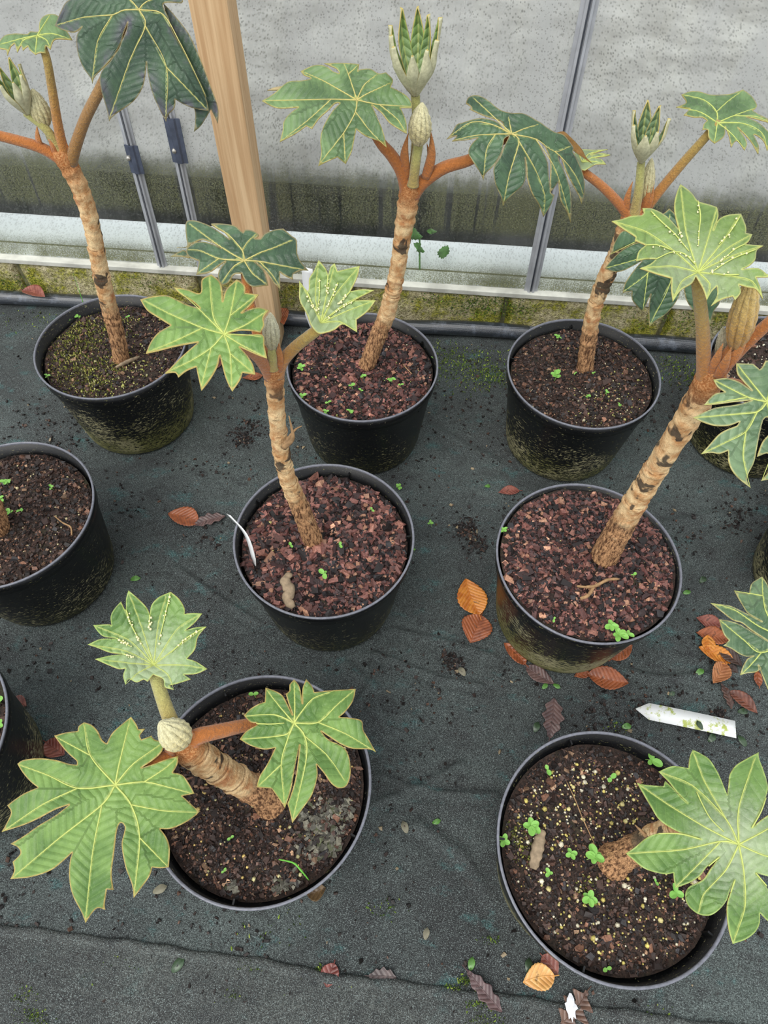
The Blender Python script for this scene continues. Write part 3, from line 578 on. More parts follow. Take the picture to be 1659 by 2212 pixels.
def leaf(parent, name, lab, crop, outline, center, veins, q=None, z=None, nrm=(0, -.35, .94), droop=.5, cup=0.0, puff=.004, mats=('mid', 'under'), extras=(), folds=(), veinmat='vein', vr=1.9, beads=0):
    org, sc = crop; cp = np.array([org[0]+center[0]*sc, org[1]+center[1]*sc]); P0 = at_q(cp[0], cp[1], q) if z is None else at_z(cp[0], cp[1], z)
    tr = lambda L: np.array([(org[0]+x*sc, org[1]+y*sc) for x, y in L])
    V = [tr(v) for v in veins]; S = Surf(cp, P0, nrm, droop, cup, puff, V); allv = []; allf = []; AT = {'s': [], 'd': [], 'e': [], 'r': []}; slots = []
    polys = [(outline, 0.0, 0)]+[(x[0], x[1], x[2] if len(x) > 2 else 0) for x in extras]
    for ol, off, slot in polys:
        pts, cor = parse(ol, org, sc); P = smooth_outline(pts, cor); lo, hi = P.min(0), P.max(0); g = 5.2
        gx, gy = np.meshgrid(np.arange(lo[0], hi[0], g), np.arange(lo[1], hi[1], g*.866)); gx = gx+(np.arange(gx.shape[0]) % 2)[:, None]*g/2
        G = np.c_[gx.ravel(), gy.ravel()]; G = G[inside(G, P)]; E_ = np.roll(P, -1, 0)
        dmin = np.full(len(G), 1e9)
        for a, b in zip(P, E_): dmin = np.minimum(dmin, seg_dist(G, a, b)[0])
        G = G[dmin > g*.5]
        A = np.vstack([P, G]); ne = len(P)
        rv, re, rf, ov, oe, of = delaunay_2d_cdt([Vector(p) for p in A], [(i, (i+1) % ne) for i in range(ne)], [list(range(ne))], 1, 1e-4)
        W = np.array([tuple(p) for p in rv]); Fc = np.array([tuple(f) for f in rf if len(f) == 3]); cen = W[Fc].mean(1); Fc = Fc[inside(cen, P)]
        X, r = S.pt(W, -off); d, sl = S.vd(W); em = np.full(len(W), 1e9)
        for a, b in zip(P, E_): em = np.minimum(em, seg_dist(W, a, b)[0])
        nm = np.cross(X[Fc[:, 1]]-X[Fc[:, 0]], X[Fc[:, 2]]-X[Fc[:, 0]]); fl_ = (nm*(CC-X[Fc[:, 0]])).sum(1) < 0; Fc[fl_] = Fc[fl_][:, ::-1]
        b0 = len(allv); allv += X.tolist(); allf += (Fc+b0).tolist(); slots += [slot]*len(Fc)
        AT['s'] += (sl+.75*d).tolist(); AT['d'] += d.tolist(); AT['e'] += (em*S.m).tolist(); AT['r'] += r.tolist()
    o = mesh(name, allv, allf, [LM[mats[0]], M[mats[1]], M['rimf']]); o.data.polygons.foreach_set('material_index', slots)
    for k_, v_ in AT.items(): attr(o, k_, v_)
    sm = o.modifiers.new('thickness', 'SOLIDIFY'); sm.thickness = .0011; sm.offset = -1; sm.material_offset = 1; sm.material_offset_rim = 2
    if lab: o['label'] = lab
    adopt(o, parent)
    vv = []; vf = []
    for j, pl in enumerate(list(V)+[tr(f) for f in folds]):
        fold = j >= len(V); L = np.linalg.norm(np.diff(pl, axis=0), axis=1).sum(); n = max(6, int(L/9)); pp_ = spline(pl, n); X, r = S.pt(pp_, .0012 if fold else .0002)
        first = np.linalg.norm(pl[0]-cp) < 8
        rad = S.m*(np.linspace(1.6, 1.2, n) if fold else np.linspace(vr*.78 if first else vr*.55, vr*.22, n))
        a, b = tube_data(X, rad, 6); k0 = len(vv); vv += list(a); vf += [tuple(i+k0 for i in f) for f in b]
    ov_ = mesh('veins', vv, vf, M[veinmat]); ov_.parent = o
    if beads and folds:
        pp_ = np.vstack([spline(tr(f), 14) for f in folds]); pp_ = pp_[rng.integers(0, len(pp_), beads)]+rng.normal(0, 2.0, (beads, 2)); pp_ = pp_*.93+cp*.07
        X, r = S.pt(pp_, .0018); bd = scatter('water_beads', X, S.m*rng.uniform(2.2, 6.5, beads), M['drop'], np.ones((beads, 3)), 'ball'); bd.parent = o; bd['kind'] = 'stuff'; bd['label'] = 'pale felt beads and water drops'
    ov_['label'] = 'pale yellow veins'
    return o, S
c1 = ((0, 0), 560/1659); c2 = ((540, 0), 560/1659); c3 = ((1099, 0), 560/1659); c5 = ((280, 440), 680/1659); z1 = ((950, 180), 400/1659); z2 = ((1300, 380), 359/1659); z3 = ((1480, 580), 179/792)
z4 = ((1460, 1200), 199/1100); z5 = ((0, 0), 300/1659); z6 = ((360, 440), 480/1659); z7 = ((1340, 1580), 319/1470); r3 = ((0, 1250), 460/1357); r4 = ((300, 1430), 540/1659)

# ------------------------------------------------------------------ plant organs
def pts_q(pl, q):
    """pixels with a forward offset -> points near the plant's own upright plane"""
    return np.array([at_q(p[0], p[1], q+(p[2] if len(p) > 2 else 0)) for p in pl])
def trunk(parent, pl, q, seed):
    P = np.array([at_q(x, y, q+dq) for x, y, r, dq in pl]); R = np.array([r*pxm(p) for (x, y, r, dq), p in zip(pl, P)])
    n = 150; S4 = spline(np.c_[P, R], n); path, rad = S4[:, :3], S4[:, 3]; L = np.r_[0, np.cumsum(np.linalg.norm(np.diff(path, axis=0), axis=1))]
    r_ = random.Random(seed); rings = []; t = L[-1]*.27
    while t < L[-1]*.97: rings.append(t); t += r_.uniform(.018, .044)
    seg = 28; th = np.linspace(0, 6.283, seg, endpoint=False); rg = np.random.default_rng(seed); ring = np.zeros((n, seg)); mod = np.ones((n, seg))
    for t in rings:
        Lt = L[:, None]+.0035*np.sin(th+r_.uniform(0, 6.28))[None]-t; k_ = r_.uniform(.5, 1.3)
        ring = np.maximum(ring, min(1, k_)*np.exp(-(Lt/.0019)**2)); mod += k_*(.10*np.exp(-((Lt+.0045)/.0045)**2)-.07*np.exp(-((Lt-.003)/.003)**2))
    mod += .22*np.exp(-(L/.016)**2)[:, None]; bump = rg.normal(0, .03, (n, seg)); bump = (bump+np.roll(bump, 1, 0)+np.roll(bump, 1, 1))/1.7
    v, f = tube_data(path, 1.0, seg); v = np.array(v).reshape(n, seg, 3); v = path[:, None, :]+(v-path[:, None, :])*rad[:, None, None]*(mod+bump)[:, :, None]
    o = mesh('trunk', v.reshape(-1, 3), f, M['trunk']); attr(o, 'tt', np.repeat(L/L[-1], seg)); attr(o, 'ring', ring.ravel()); o['label'] = 'tan trunk ringed with old leaf scars'
    adopt(o, parent); return path
def petiole(parent, pl, q, r0, r1, mat='pet_o'):
    P = pts_q(pl, q); d = P[-1]-CC; P[-1] += d/np.linalg.norm(d)*.014; path = spline(P, 30); m = pxm(P[0]); rad = np.linspace(r0*m, r1*m, 30)*(1+.25*np.exp(-np.linspace(0, 14, 30))); return tube('petiole', path, rad, M[mat], parent, 14)
def fist(parent, base, tip, rpx, q, mat='fist', ridges=11, name='folded_bud', lab='pale felted bud still folded like a fist'):
    A, B = at_q(*base[:2], q+(base[2] if len(base) > 2 else 0)), at_q(*tip[:2], q+(tip[2] if len(tip) > 2 else 0)); m = pxm(A); n = 40
    t = np.linspace(0, 1, n); path = A+(B-A)*t[:, None]; prof = np.sin(np.pi*np.clip(t*.93+.05, 0, 1)**.8)**.75; rad = rpx*m*np.maximum(prof, .1)
    rd = lambda u, th: 1.04-.24*np.exp(-(np.abs(np.sin(ridges/2*th+1.1*u))/.32)**2)+.05*np.sin(25*u+3*th)*(u > .7)+.03*np.sin(40*u+7*th)
    o = tube(name, path, rad, M[mat], parent, 66, ridge=rd); o['label'] = lab; return o
def stipule(parent, a, b, rpx, q, bend=0.0):
    A, B = at_q(*a[:2], q+(a[2] if len(a) > 2 else 0)), at_q(*b[:2], q+(b[2] if len(b) > 2 else 0)); m = pxm(A); t = np.linspace(0, 1, 16)
    path = A+(B-A)*t[:, None]+np.outer(np.sin(t*np.pi)*bend*m, CR); rad = rpx*m*np.maximum((1-t)**.7*(.75+.5*np.sin(t*3)), .05); return tube('stipule', path, rad, M['stip'], parent, 10, flat=.5)
def cup_bud(parent, base, tip, wpx, q, n=8, mats=('fuzzy', 'under'), openk=1.0, seed=0):
    A, B = at_q(*base, q), at_q(*tip, q); ax = B-A; H = np.linalg.norm(ax); ax /= H; m = pxm(A); W = wpx*m; r_ = random.Random(seed)
    e1 = np.cross(ax, fw); e1 /= np.linalg.norm(e1); e2 = np.cross(ax, e1); v = []; f = []; at_ = {'s': [], 'd': [], 'e': [], 'r': []}; nu, nv = 26, 9
    for i in range(n):
        th0 = 2*math.pi*(i+.3*r_.random())/n; dr = e1*math.cos(th0)+e2*math.sin(th0); back = .5+.5*float(dr@HF)
        hh = H*(.62+.30*back+.10*r_.random()); lean = .30*openk*r_.uniform(.2, 1.0); b0 = len(v)
        for a in range(nu):
            u = a/(nu-1); rho = W*(.13+.82*math.sin(min(u/.72, 1)*math.pi/2)**1.05+lean*max(0, u-.5)*1.3); wd = math.pi/n*1.35*(1 if u < .4 else max(.0, 1-((u-.4)/.6)**1.25))
            for b in range(nv):
                s_ = (b/(nv-1)-.5)*2; th = th0+s_*wd; rr = rho*(1+.16*(1-abs(s_))*min(1, u*2.2)-.08+.12*(i % 2)+.03*math.sin(u*9+i)); z_ = hh*u
                v.append(A+ax*z_+(e1*math.cos(th)+e2*math.sin(th))*rr); at_['s'].append(u*hh+.75*abs(s_)*wd*rho); at_['d'].append(abs(s_)*wd*rho); at_['e'].append((1-abs(s_))*max(wd*rho, .0004) if u > .4 else .01); at_['r'].append(.02+u*hh*.5)
        for a in range(nu-1):
            for b in range(nv-1): k = b0+a*nv+b; f.append((k, k+nv, k+nv+1, k+1))
    o = mesh('opening_bud', v, f, [LM[mats[0]], M[mats[1]], M['rimf']])
    for k_, x in at_.items(): attr(o, k_, x)
    sm = o.modifiers.new('thickness', 'SOLIDIFY'); sm.thickness = .0013; sm.offset = -1; sm.material_offset = 1; sm.material_offset_rim = 2; o['label'] = 'young leaf bundle opening upwards'
    return adopt(o, parent)
def plant(k, bx, by, lab):
    P = soil_pt(k, bx, by); e = empty('rice_paper_plant', P); tag(e, lab, 'plant', 'potted rice-paper plants'); return e, float(P@HF)

# --- A: back left
e, q = plant('A', 262, 776, 'tall plant at the back left with one very large dark green leaf')
trunk(e, [(263, 786, 17, 0), (255, 735, 17, 0), (235, 660, 17, 0), (218, 590, 17, 0), (203, 510, 17, 0), (190, 455, 18, 0), (170, 400, 19, 0), (150, 362, 20, 0), (136, 338, 20, 0), (128, 322, 15, 0)], q, 1)
petiole(e, [(135, 345), (90, 320), (40, 304), (-30, 286), (-90, 270)], q, 12, 9)
petiole(e, [(140, 340), (125, 270), (112, 190), (99, 120), (80, 80, .015)], q, 11, 7, 'pet_y')
petiole(e, [(152, 352), (165, 310), (185, 255), (215, 195), (262, 100, .02), (300, 24, .01)], q, 12, 9, 'pet_b')
petiole(e, [(140, 335), (100, 280), (56, 244)], q, 10, 8, 'pet_g')
cup_bud(e, (60, 246), (8, 135), 26, q, 7, ('fuzzy', 'under_pale'), .9, 1)
fist(e, (98, 272), (70, 192), 20, q+.01, 'fist', 12)
petiole(e, [(132, 330), (110, 300), (98, 270)], q+.01, 9, 7, 'pet_g')
stipule(e, (90, 325), (80, 270), 9, q, -3); stipule(e, (148, 335), (118, 275), 8, q, 4); stipule(e, (118, 330), (100, 285), 8, q-.005, 2)
leaf(e, 'leaf_blade', 'huge dark green leaf with bluish edges hanging by the post', c1, '440,0 385,80 350,165* 400,190 475,205 525,170* 490,230 495,330 530,430 580,500 590,535* 605,490 680,410 760,310 790,210 818,140* 800,215 720,370 660,440 638,500 650,590 680,690 697,775* 730,735 850,650 910,560 930,470 937,395* 945,470 970,580 1010,680 1062,780* 1075,735 1115,690 1120,635* 1160,660 1230,690 1338,712* 1310,600 1250,470 1180,330 1110,210 1080,120 1045,20 1160,20* 1165,-10 1050,-60 900,-90 760,-70 600,-40',
     (890, 62), [[(890, 62), (790, 65), (720, 95), (540, 110), (365, 160)], [(720, 95), (625, 265), (590, 520)], [(890, 62), (930, 165), (830, 390), (700, 760)], [(930, 165), (1065, 430), (1062, 760)], [(1065, 430), (1200, 570), (1330, 705)], [(890, 62), (1040, 90), (1150, 270), (1240, 450), (1320, 620)], [(890, 62), (930, 15), (1040, -30)], [(890, 62), (820, -10), (700, -40)]],
     q=q+.01, nrm=(.05, -.75, .65), droop=.25, puff=.005, mats=('big', 'under_brown'), veinmat='vein_o', extras=[('1085,180* 1045,20* 1110,90 1190,190 1230,260 1290,400 1350,560 1395,690 1395,792* 1350,700* 1290,800 1240,845* 1248,780 1240,680 1150,400', .012)])
leaf(e, 'leaf_blade', 'small crinkled light green leaf at the top left', z5, '-30,530* 0,480 60,420 180,400 330,405 360,375 430,380 462,375 470,270 510,200 600,165 690,185 760,260 725,335 780,350 820,400 865,475* 760,465 645,475 600,590* 545,545 545,635* 480,625 420,650* 350,590 330,550 270,600* 250,540 205,625* 170,515 130,550 85,660* 70,590 0,580',
     (445, 425), [[(445, 425), (300, 450), (0, 530)], [(445, 425), (420, 640)], [(445, 425), (560, 480), (600, 580)], [(445, 425), (620, 400), (850, 470)], [(445, 425), (520, 300), (600, 180)], [(445, 425), (280, 480), (205, 610)]], q=q+.02, nrm=(0, -.25, .97), droop=.5, puff=.004, mats=('mid', 'under'))
QA = q
# --- B: back middle
e, q = plant('B', 790, 790, 'upright plant in the back middle pot, topped by a tall closed bud')
trunk(e, [(788, 802, 17, 0), (815, 730, 18, 0), (835, 680, 18, 0), (855, 600, 17, 0), (868, 520, 18, 0), (878, 460, 21, 0), (886, 410, 22, 0), (890, 385, 16, 0)], q, 2)
petiole(e, [(882, 420), (868, 372), (846, 336), (822, 308), (795, 262), (772, 217, -.02)], q, 15, 8)
petiole(e, [(890, 420), (915, 392), (960, 362), (1015, 345), (1070, 312), (1105, 290, -.02)], q, 15, 9)
petiole(e, [(888, 400), (897, 330), (900, 260), (897, 205)], q+.012, 10, 9, 'pet_g')
cup_bud(e, (897, 205), (892, 34), 46, q+.012, 10, ('fuzzy', 'under_pale'), 1.0, 2)
petiole(e, [(892, 400), (898, 350), (905, 305)], q-.01, 11, 10, 'pet_g')
fist(e, (904, 312), (912, 222), 24, q-.012, 'fist', 12)
stipule(e, (878, 385), (882, 288), 13, q-.004, -6); stipule(e, (918, 385), (930, 282), 12, q-.008, 8); stipule(e, (925, 380), (922, 310), 9, q+.005, 5)
leaf(e, 'leaf_blade', 'flat mid green leaf held out to the left', c2, '75,645* 150,600 240,525 330,515 390,500 345,480 325,455* 400,420 450,415 500,430 530,455 570,470* 555,440 475,405* 560,402 640,405 700,410* 690,455* 700,445 770,440 822,470 870,462* 915,510 900,555* 960,585 1010,620 1035,660 1035,690* 960,690* 970,700 1000,780 1003,855* 900,790 840,720 780,672* 820,760 855,850 875,945* 840,910 740,870 680,825* 665,900 650,970 612,1050* 560,1005* 500,1030 437,1062* 455,980 450,900 465,820 520,720 575,660* 545,660 500,705 440,760 395,825* 360,805* 290,855 190,908* 210,830 215,780 250,730 310,685* 200,693 140,680',
     (685, 640), [[(685, 640), (520, 635), (280, 640), (85, 645)], [(520, 635), (370, 770), (195, 905)], [(685, 640), (475, 520), (340, 460)], [(685, 640), (630, 475), (600, 408)], [(630, 475), (695, 415)], [(685, 640), (730, 545), (815, 475)], [(685, 640), (750, 600), (900, 530)], [(685, 640), (830, 670), (1030, 680)], [(830, 670), (940, 760), (1000, 850)], [(685, 640), (675, 715), (600, 850), (440, 1055)], [(675, 715), (770, 840), (870, 940)], [(600, 850), (610, 1045)]],
     q=q-.02, nrm=(0, -.45, .9), droop=.35, mats=('mid', 'under'), veinmat='vein_o', extras=[('110,578* 150,560 205,552 190,575', .006, 1)])
leaf(e, 'leaf_blade', 'arched dark green leaf drooping to the right over the grey bar', z1, '235,178* 250,130 310,105 380,120 450,165 510,215 560,245 650,265 735,265 800,290 850,320 910,355 965,395 1030,435 1110,460 1170,530 1200,580 1195,612* 1240,700 1280,800 1300,900 1295,1000 1275,1078* 1250,1010 1200,920 1130,780 1100,690 1065,640* 1070,690 1110,770 1140,850 1170,960 1180,1100 1175,1250* 1140,1150 1090,1060 1075,990 1065,880* 1035,925 992,978* 990,880 995,740 980,650 940,560 865,500* 915,590 965,700 978,840 1000,985 1030,1000* 990,1100 930,1198* 890,1090 830,990 785,850 780,760 765,665* 772,760 770,850 740,920 660,990 600,1050 565,1105* 550,1020 500,910 485,830 485,750 540,660 575,570 622,470* 580,495 566,570 545,640 480,740 410,810 390,870* 360,800 290,690 255,620 280,550 340,485* 250,505 110,520* 150,470 60,500* 110,440 150,370 210,350 270,330 350,312 430,318 520,350 580,420* 560,350 480,315 400,290 330,260 265,230* 285,215',
     (645, 455), [[(645, 455), (500, 455), (300, 470), (110, 515)], [(500, 455), (420, 590), (390, 860)], [(645, 455), (710, 520), (620, 830), (568, 1095)], [(710, 520), (850, 760), (940, 1000), (930, 1180)], [(645, 455), (860, 500), (1030, 610), (1180, 560)], [(1030, 610), (1115, 690), (1220, 830), (1290, 1000)], [(860, 500), (1010, 720), (1080, 900), (1170, 1220)], [(645, 455), (760, 405), (880, 370)], [(645, 455), (615, 300)], [(645, 455), (430, 250), (300, 130)], [(645, 455), (470, 370), (280, 350), (80, 480)]],
     q=q-.03, nrm=(.12, -.6, .8), droop=.9, puff=.005, mats=('dark', 'under_brown'), veinmat='vein_o', extras=[('1050,440* 1110,430 1170,480 1230,540 1280,600 1310,660 1370,720* 1280,660 1200,600 1150,520', .01, 1)])
# --- C: back right
e, q = plant('C', 1262, 795, 'plant in the back right pot with a forked crown of thin petioles')
trunk(e, [(1262, 808, 17, 0), (1272, 730, 17, 0), (1284, 665, 16, 0), (1308, 600, 18, 0), (1328, 560, 18, 0), (1348, 505, 19, 0), (1366, 465, 20, 0), (1374, 448, 15, 0)], q, 3)
petiole(e, [(1362, 470), (1330, 432), (1300, 402), (1262, 372), (1250, 358)], q, 11, 8)
petiole(e, [(1385, 465), (1425, 412), (1475, 352), (1530, 290), (1550, 265)], q+.01, 11, 8, 'pet_y')
petiole(e, [(1370, 462), (1380, 410), (1385, 350)], q-.005, 11, 8, 'pet_g')
cup_bud(e, (1385, 350), (1408, 238), 31, q-.005, 7, ('grey', 'under_pale'), 1.15, 3)
fist(e, (1392, 432), (1408, 342), 14, q+.012, 'fist', 10)
stipule(e, (1352, 462), (1367, 392), 9, q-.003, -4); stipule(e, (1388, 462), (1398, 398), 12, q+.004, 5); stipule(e, (1395, 460), (1412, 402), 6, q, 3)
leaf(e, 'leaf_blade', 'crinkled light green leaf at the upper right', c3, '1070,685* 1135,655 1105,605* 1160,585 1220,585 1290,605 1360,605 1420,600 1500,572* 1560,620 1590,680 1560,705* 1600,730 1659,760 1720,800* 1600,765 1520,745* 1600,785 1650,830 1690,880 1655,965* 1630,900 1570,860 1600,930 1598,985* 1560,920 1520,870 1465,815* 1510,880 1525,920 1510,962* 1460,900 1425,942* 1410,870 1385,810* 1380,870 1318,918* 1280,880 1275,830 1240,830* 1250,790 1270,770* 1240,750 1190,750 1120,735* 1160,695* 1120,690',
     (1335, 785), [[(1335, 785), (1330, 715), (1250, 640), (1110, 605)], [(1330, 715), (1400, 650), (1495, 580)], [(1335, 785), (1440, 740), (1580, 690)], [(1335, 785), (1220, 715), (1080, 688)], [(1335, 785), (1500, 790), (1620, 850), (1655, 955)], [(1335, 785), (1420, 850), (1510, 955)], [(1335, 785), (1316, 910)], [(1440, 740), (1580, 745), (1700, 795)]], q=q+.015, nrm=(0, -.35, .94), droop=.5, puff=.005, mats=('mid', 'under'))
leaf(e, 'leaf_blade', 'small yellow-green leaf half hidden by the drooping dark leaf', z1, '1200,640 1240,600 1290,590 1380,595 1510,590* 1460,602 1350,640* 1450,622 1530,640* 1480,655 1390,665* 1450,680 1490,725* 1400,725 1360,745* 1300,780* 1262,772 1230,700', (1275, 705), [[(1275, 705), (1340, 630), (1500, 595)], [(1275, 705), (1370, 665), (1520, 642)], [(1275, 705), (1380, 700), (1480, 722)], [(1275, 705), (1240, 620)]], q=q, nrm=(0, -.3, .95), droop=.3, mats=('young', 'under'))
leaf(e, 'leaf_blade', 'dark green leaf with brown tips drooping behind the bright crown', z2, '350,540 210,550 140,640 80,790* 160,740 280,690 400,655* 300,685 190,750 90,845 30,925* 110,955 200,950 290,910 400,850* 330,930 240,1060 205,1170* 300,1150* 300,1230 350,1300 410,1365* 450,1270 490,1180* 470,1300 475,1510* 520,1460 640,1380 720,1290 770,1200 800,1080* 820,1130 850,1250 940,1370 1080,1480* 1120,1350 1180,1250 1130,1080 1000,900 900,600 700,350 640,360', (650, 720),
     [[(650, 720), (450, 620), (90, 780)], [(650, 720), (360, 830), (40, 920)], [(650, 720), (460, 970), (210, 1160)], [(460, 970), (410, 1350)], [(650, 720), (690, 1040), (480, 1490)], [(650, 720), (900, 1000), (1080, 1460)], [(650, 720), (680, 380)]], q=q-.06, nrm=(-.05, -.8, .6), droop=.3, puff=.005, mats=('dark', 'under'))
petiole(e, [(1372, 470), (1400, 478, -.02), (1441, 536, -.055)], q, 10, 8)
# --- D: middle
e, q = plant('D', 676, 1165, 'plant in the middle pot with a kinked ringed trunk')
trunk(e, [(680, 1178, 22, 0), (652, 1105, 20, 0), (622, 1035, 18, 0), (606, 965, 18, 0), (598, 895, 18, 0), (594, 835, 19, 0), (590, 795, 21, 0), (588, 770, 15, 0)], q, 4)
petiole(e, [(583, 800), (562, 740, .02), (540, 655, .05), (532, 610, .06), (528, 563, .07)], q, 13, 9)
petiole(e, [(585, 810), (560, 775, -.02), (520, 745, -.05), (484, 722, -.075)], q, 14, 8)
petiole(e, [(598, 808), (612, 778), (640, 748), (680, 717), (692, 708)], q, 14, 11, 'pet_y')
fist(e, (587, 752), (584, 676), 18, q-.01, 'fist_g', 9)
petiole(e, [(589, 795), (588, 770), (587, 748)], q-.008, 11, 9, 'pet_g')
stipule(e, (600, 800), (601, 738), 12, q-.006, 3); stipule(e, (578, 800), (572, 738), 11, q-.004, -3)
v = [at_q(630, 962, q-.02), at_q(612, 960, q-.02)]
tube('dry_stipule', spline([at_q(612, 968, q-.015), at_q(632, 948, q-.02), at_q(630, 925, q-.02), at_q(624, 898, q-.02)], 14), [.004*(1-i/14)+.0004 for i in range(14)], M['twig'], e, 8, flat=.5)
tube('dry_stipule', spline([at_q(616, 960, q-.015), at_q(636, 930, q-.02), at_q(652, 920, q-.02)], 12), [.0032*(1-i/12)+.0004 for i in range(12)], M['twig'], e, 8, flat=.5)
LD, SD = leaf(e, 'leaf_blade', 'broad light green leaf with yellow edges spread to the left', c5, '55,505* 110,490 190,482 240,500 300,530 370,550* 330,515 260,470 235,440* 300,450 372,470 380,400 430,372* 475,410 487,460 490,515* 510,450 565,398* 605,430 608,470* 680,478* 640,530 590,575* 620,560 680,545 735,560* 705,600 710,640 690,680* 640,670 580,668 515,682* 600,690 700,690 710,750 725,815* 680,800 600,765 580,755* 620,800 650,850 662,900* 595,890* 580,930 540,990* 510,930 490,860 475,800* 460,860 420,930 378,985* 365,930 350,860* 300,880 255,915* 240,890 185,895* 220,860 280,800 360,730* 250,750 150,775 85,790* 110,730 150,680 215,640* 150,600 90,560',
     (497, 687), [[(497, 687), (385, 655), (210, 580), (75, 510)], [(385, 655), (215, 735), (95, 782)], [(497, 687), (430, 760), (320, 830), (190, 890)], [(430, 760), (375, 975)], [(497, 687), (530, 790), (540, 980)], [(530, 790), (655, 895)], [(497, 687), (590, 745), (720, 810)], [(497, 687), (440, 590), (420, 385)], [(497, 687), (530, 590), (565, 405)], [(530, 590), (670, 480)], [(497, 687), (610, 640), (730, 562)], [(497, 687), (350, 540), (240, 445)], [(497, 687), (600, 690), (695, 700)]], q=q-.075, nrm=(0, -.3, .95), droop=.3, mats=('lime', 'under'))
leaf(e, 'leaf_blade', 'dark green leaf held up behind, in front of the post', z6, '75,328* 150,318 145,250 140,180 150,130 210,125 290,150 350,180 430,235 470,265* 430,215 380,190 330,150 430,150 510,165 550,200* 570,215* 585,195 640,200 690,235 655,258* 700,262 730,225 800,195 870,185* 940,245 970,270 975,370* 1000,430 1060,500* 1000,500 945,525 945,565* 890,540 845,510* 850,640* 800,590 750,520 700,470 655,430* 720,490 750,570 760,610* 700,615 640,620 590,580 560,520* 500,528 460,590 410,605 385,560 390,500 440,430* 390,460 320,510 220,530* 235,470 240,425* 165,395 145,350 180,300 260,282 340,300 410,330* 330,288 250,270 150,322',
     (580, 425), [[(580, 425), (480, 370), (330, 270), (170, 150)], [(580, 425), (390, 410), (250, 350), (160, 345)], [(390, 410), (230, 520)], [(580, 425), (565, 350), (460, 230), (340, 155)], [(565, 350), (600, 290), (670, 225)], [(580, 425), (700, 365), (800, 330), (940, 270)], [(580, 425), (690, 430), (900, 470), (1040, 497)], [(690, 430), (780, 520), (845, 625)], [(580, 425), (640, 520), (750, 605)], [(580, 425), (500, 470), (410, 590)]], q=q+.07, nrm=(0, -.5, .87), droop=.7, puff=.005, mats=('dark', 'under'), veinmat='vein_o', extras=[('25,395* 130,345 170,400 100,392', .006)])
leaf(e, 'leaf_blade', 'young funnel-shaped leaf with beaded yellow folds on the right', z6, '990,575* 1055,650 1065,560 1100,500 1135,420* 1190,490 1205,535* 1225,470 1255,445* 1275,505* 1330,490 1440,465* 1420,550 1370,655* 1450,640 1550,645* 1460,690 1400,722* 1480,720 1560,720* 1500,800 1415,865* 1420,960* 1370,930 1310,900 1250,940 1190,960 1130,965 1080,910 1050,830 1000,740* 990,700 990,640', (1150, 890), [[(1150, 890), (1090, 750), (1000, 590)], [(1150, 890), (1110, 680), (1135, 430)], [(1150, 890), (1190, 700), (1255, 455)], [(1150, 890), (1260, 680), (1435, 470)], [(1150, 890), (1330, 750), (1545, 645)], [(1150, 890), (1350, 800), (1555, 722)], [(1150, 890), (1290, 880), (1418, 955)]],
     q=q-.0, nrm=(-.05, -.45, .9), droop=.1, cup=.5, beads=70, mats=('young', 'under'), folds=[[(1205, 535), (1200, 600), (1190, 670)], [(1140, 560), (1140, 680), (1130, 770)], [(1280, 590), (1240, 680), (1195, 780)], [(1370, 655), (1320, 710), (1280, 745)], [(1400, 722), (1300, 780), (1220, 840)], [(1050, 660), (1090, 760), (1120, 820)]])
# --- E: right
e, q = plant('E', 1300, 1205, 'stout leaning plant in the brim-full right pot')
trunk(e, [(1293, 1225, 30, 0), (1345, 1130, 27, 0), (1390, 1055, 25, 0), (1440, 975, 25, 0), (1488, 900, 27, 0), (1522, 840, 30, 0), (1540, 805, 28, 0), (1550, 785, 18, 0)], q, 5)
petiole(e, [(1522, 835), (1520, 770), (1517, 700), (1507, 610), (1506, 590)], q, 16, 11, 'pet_y')
petiole(e, [(1545, 815), (1585, 770), (1630, 725), (1700, 665), (1760, 620)], q+.02, 14, 11)
petiole(e, [(1545, 830), (1590, 830, -.04), (1640, 855, -.08), (1656, 867, -.09)], q, 13, 8)
petiole(e, [(1545, 810), (1570, 770), (1594, 735)], q-.004, 16, 12, 'pet_o')
fist(e, (1588, 752), (1628, 590), 27, q-.004, 'fist_y', 9, 'folded_bud', 'tall golden ridged bud')
fist(e, (1558, 785), (1562, 706), 13, q+.012, 'fist_g', 8)
stipule(e, (1538, 815), (1562, 742), 13, q-.008, -3); stipule(e, (1560, 800), (1615, 728), 14, q-.012, 4); stipule(e, (1550, 815), (1580, 750), 12, q-.015, 2)
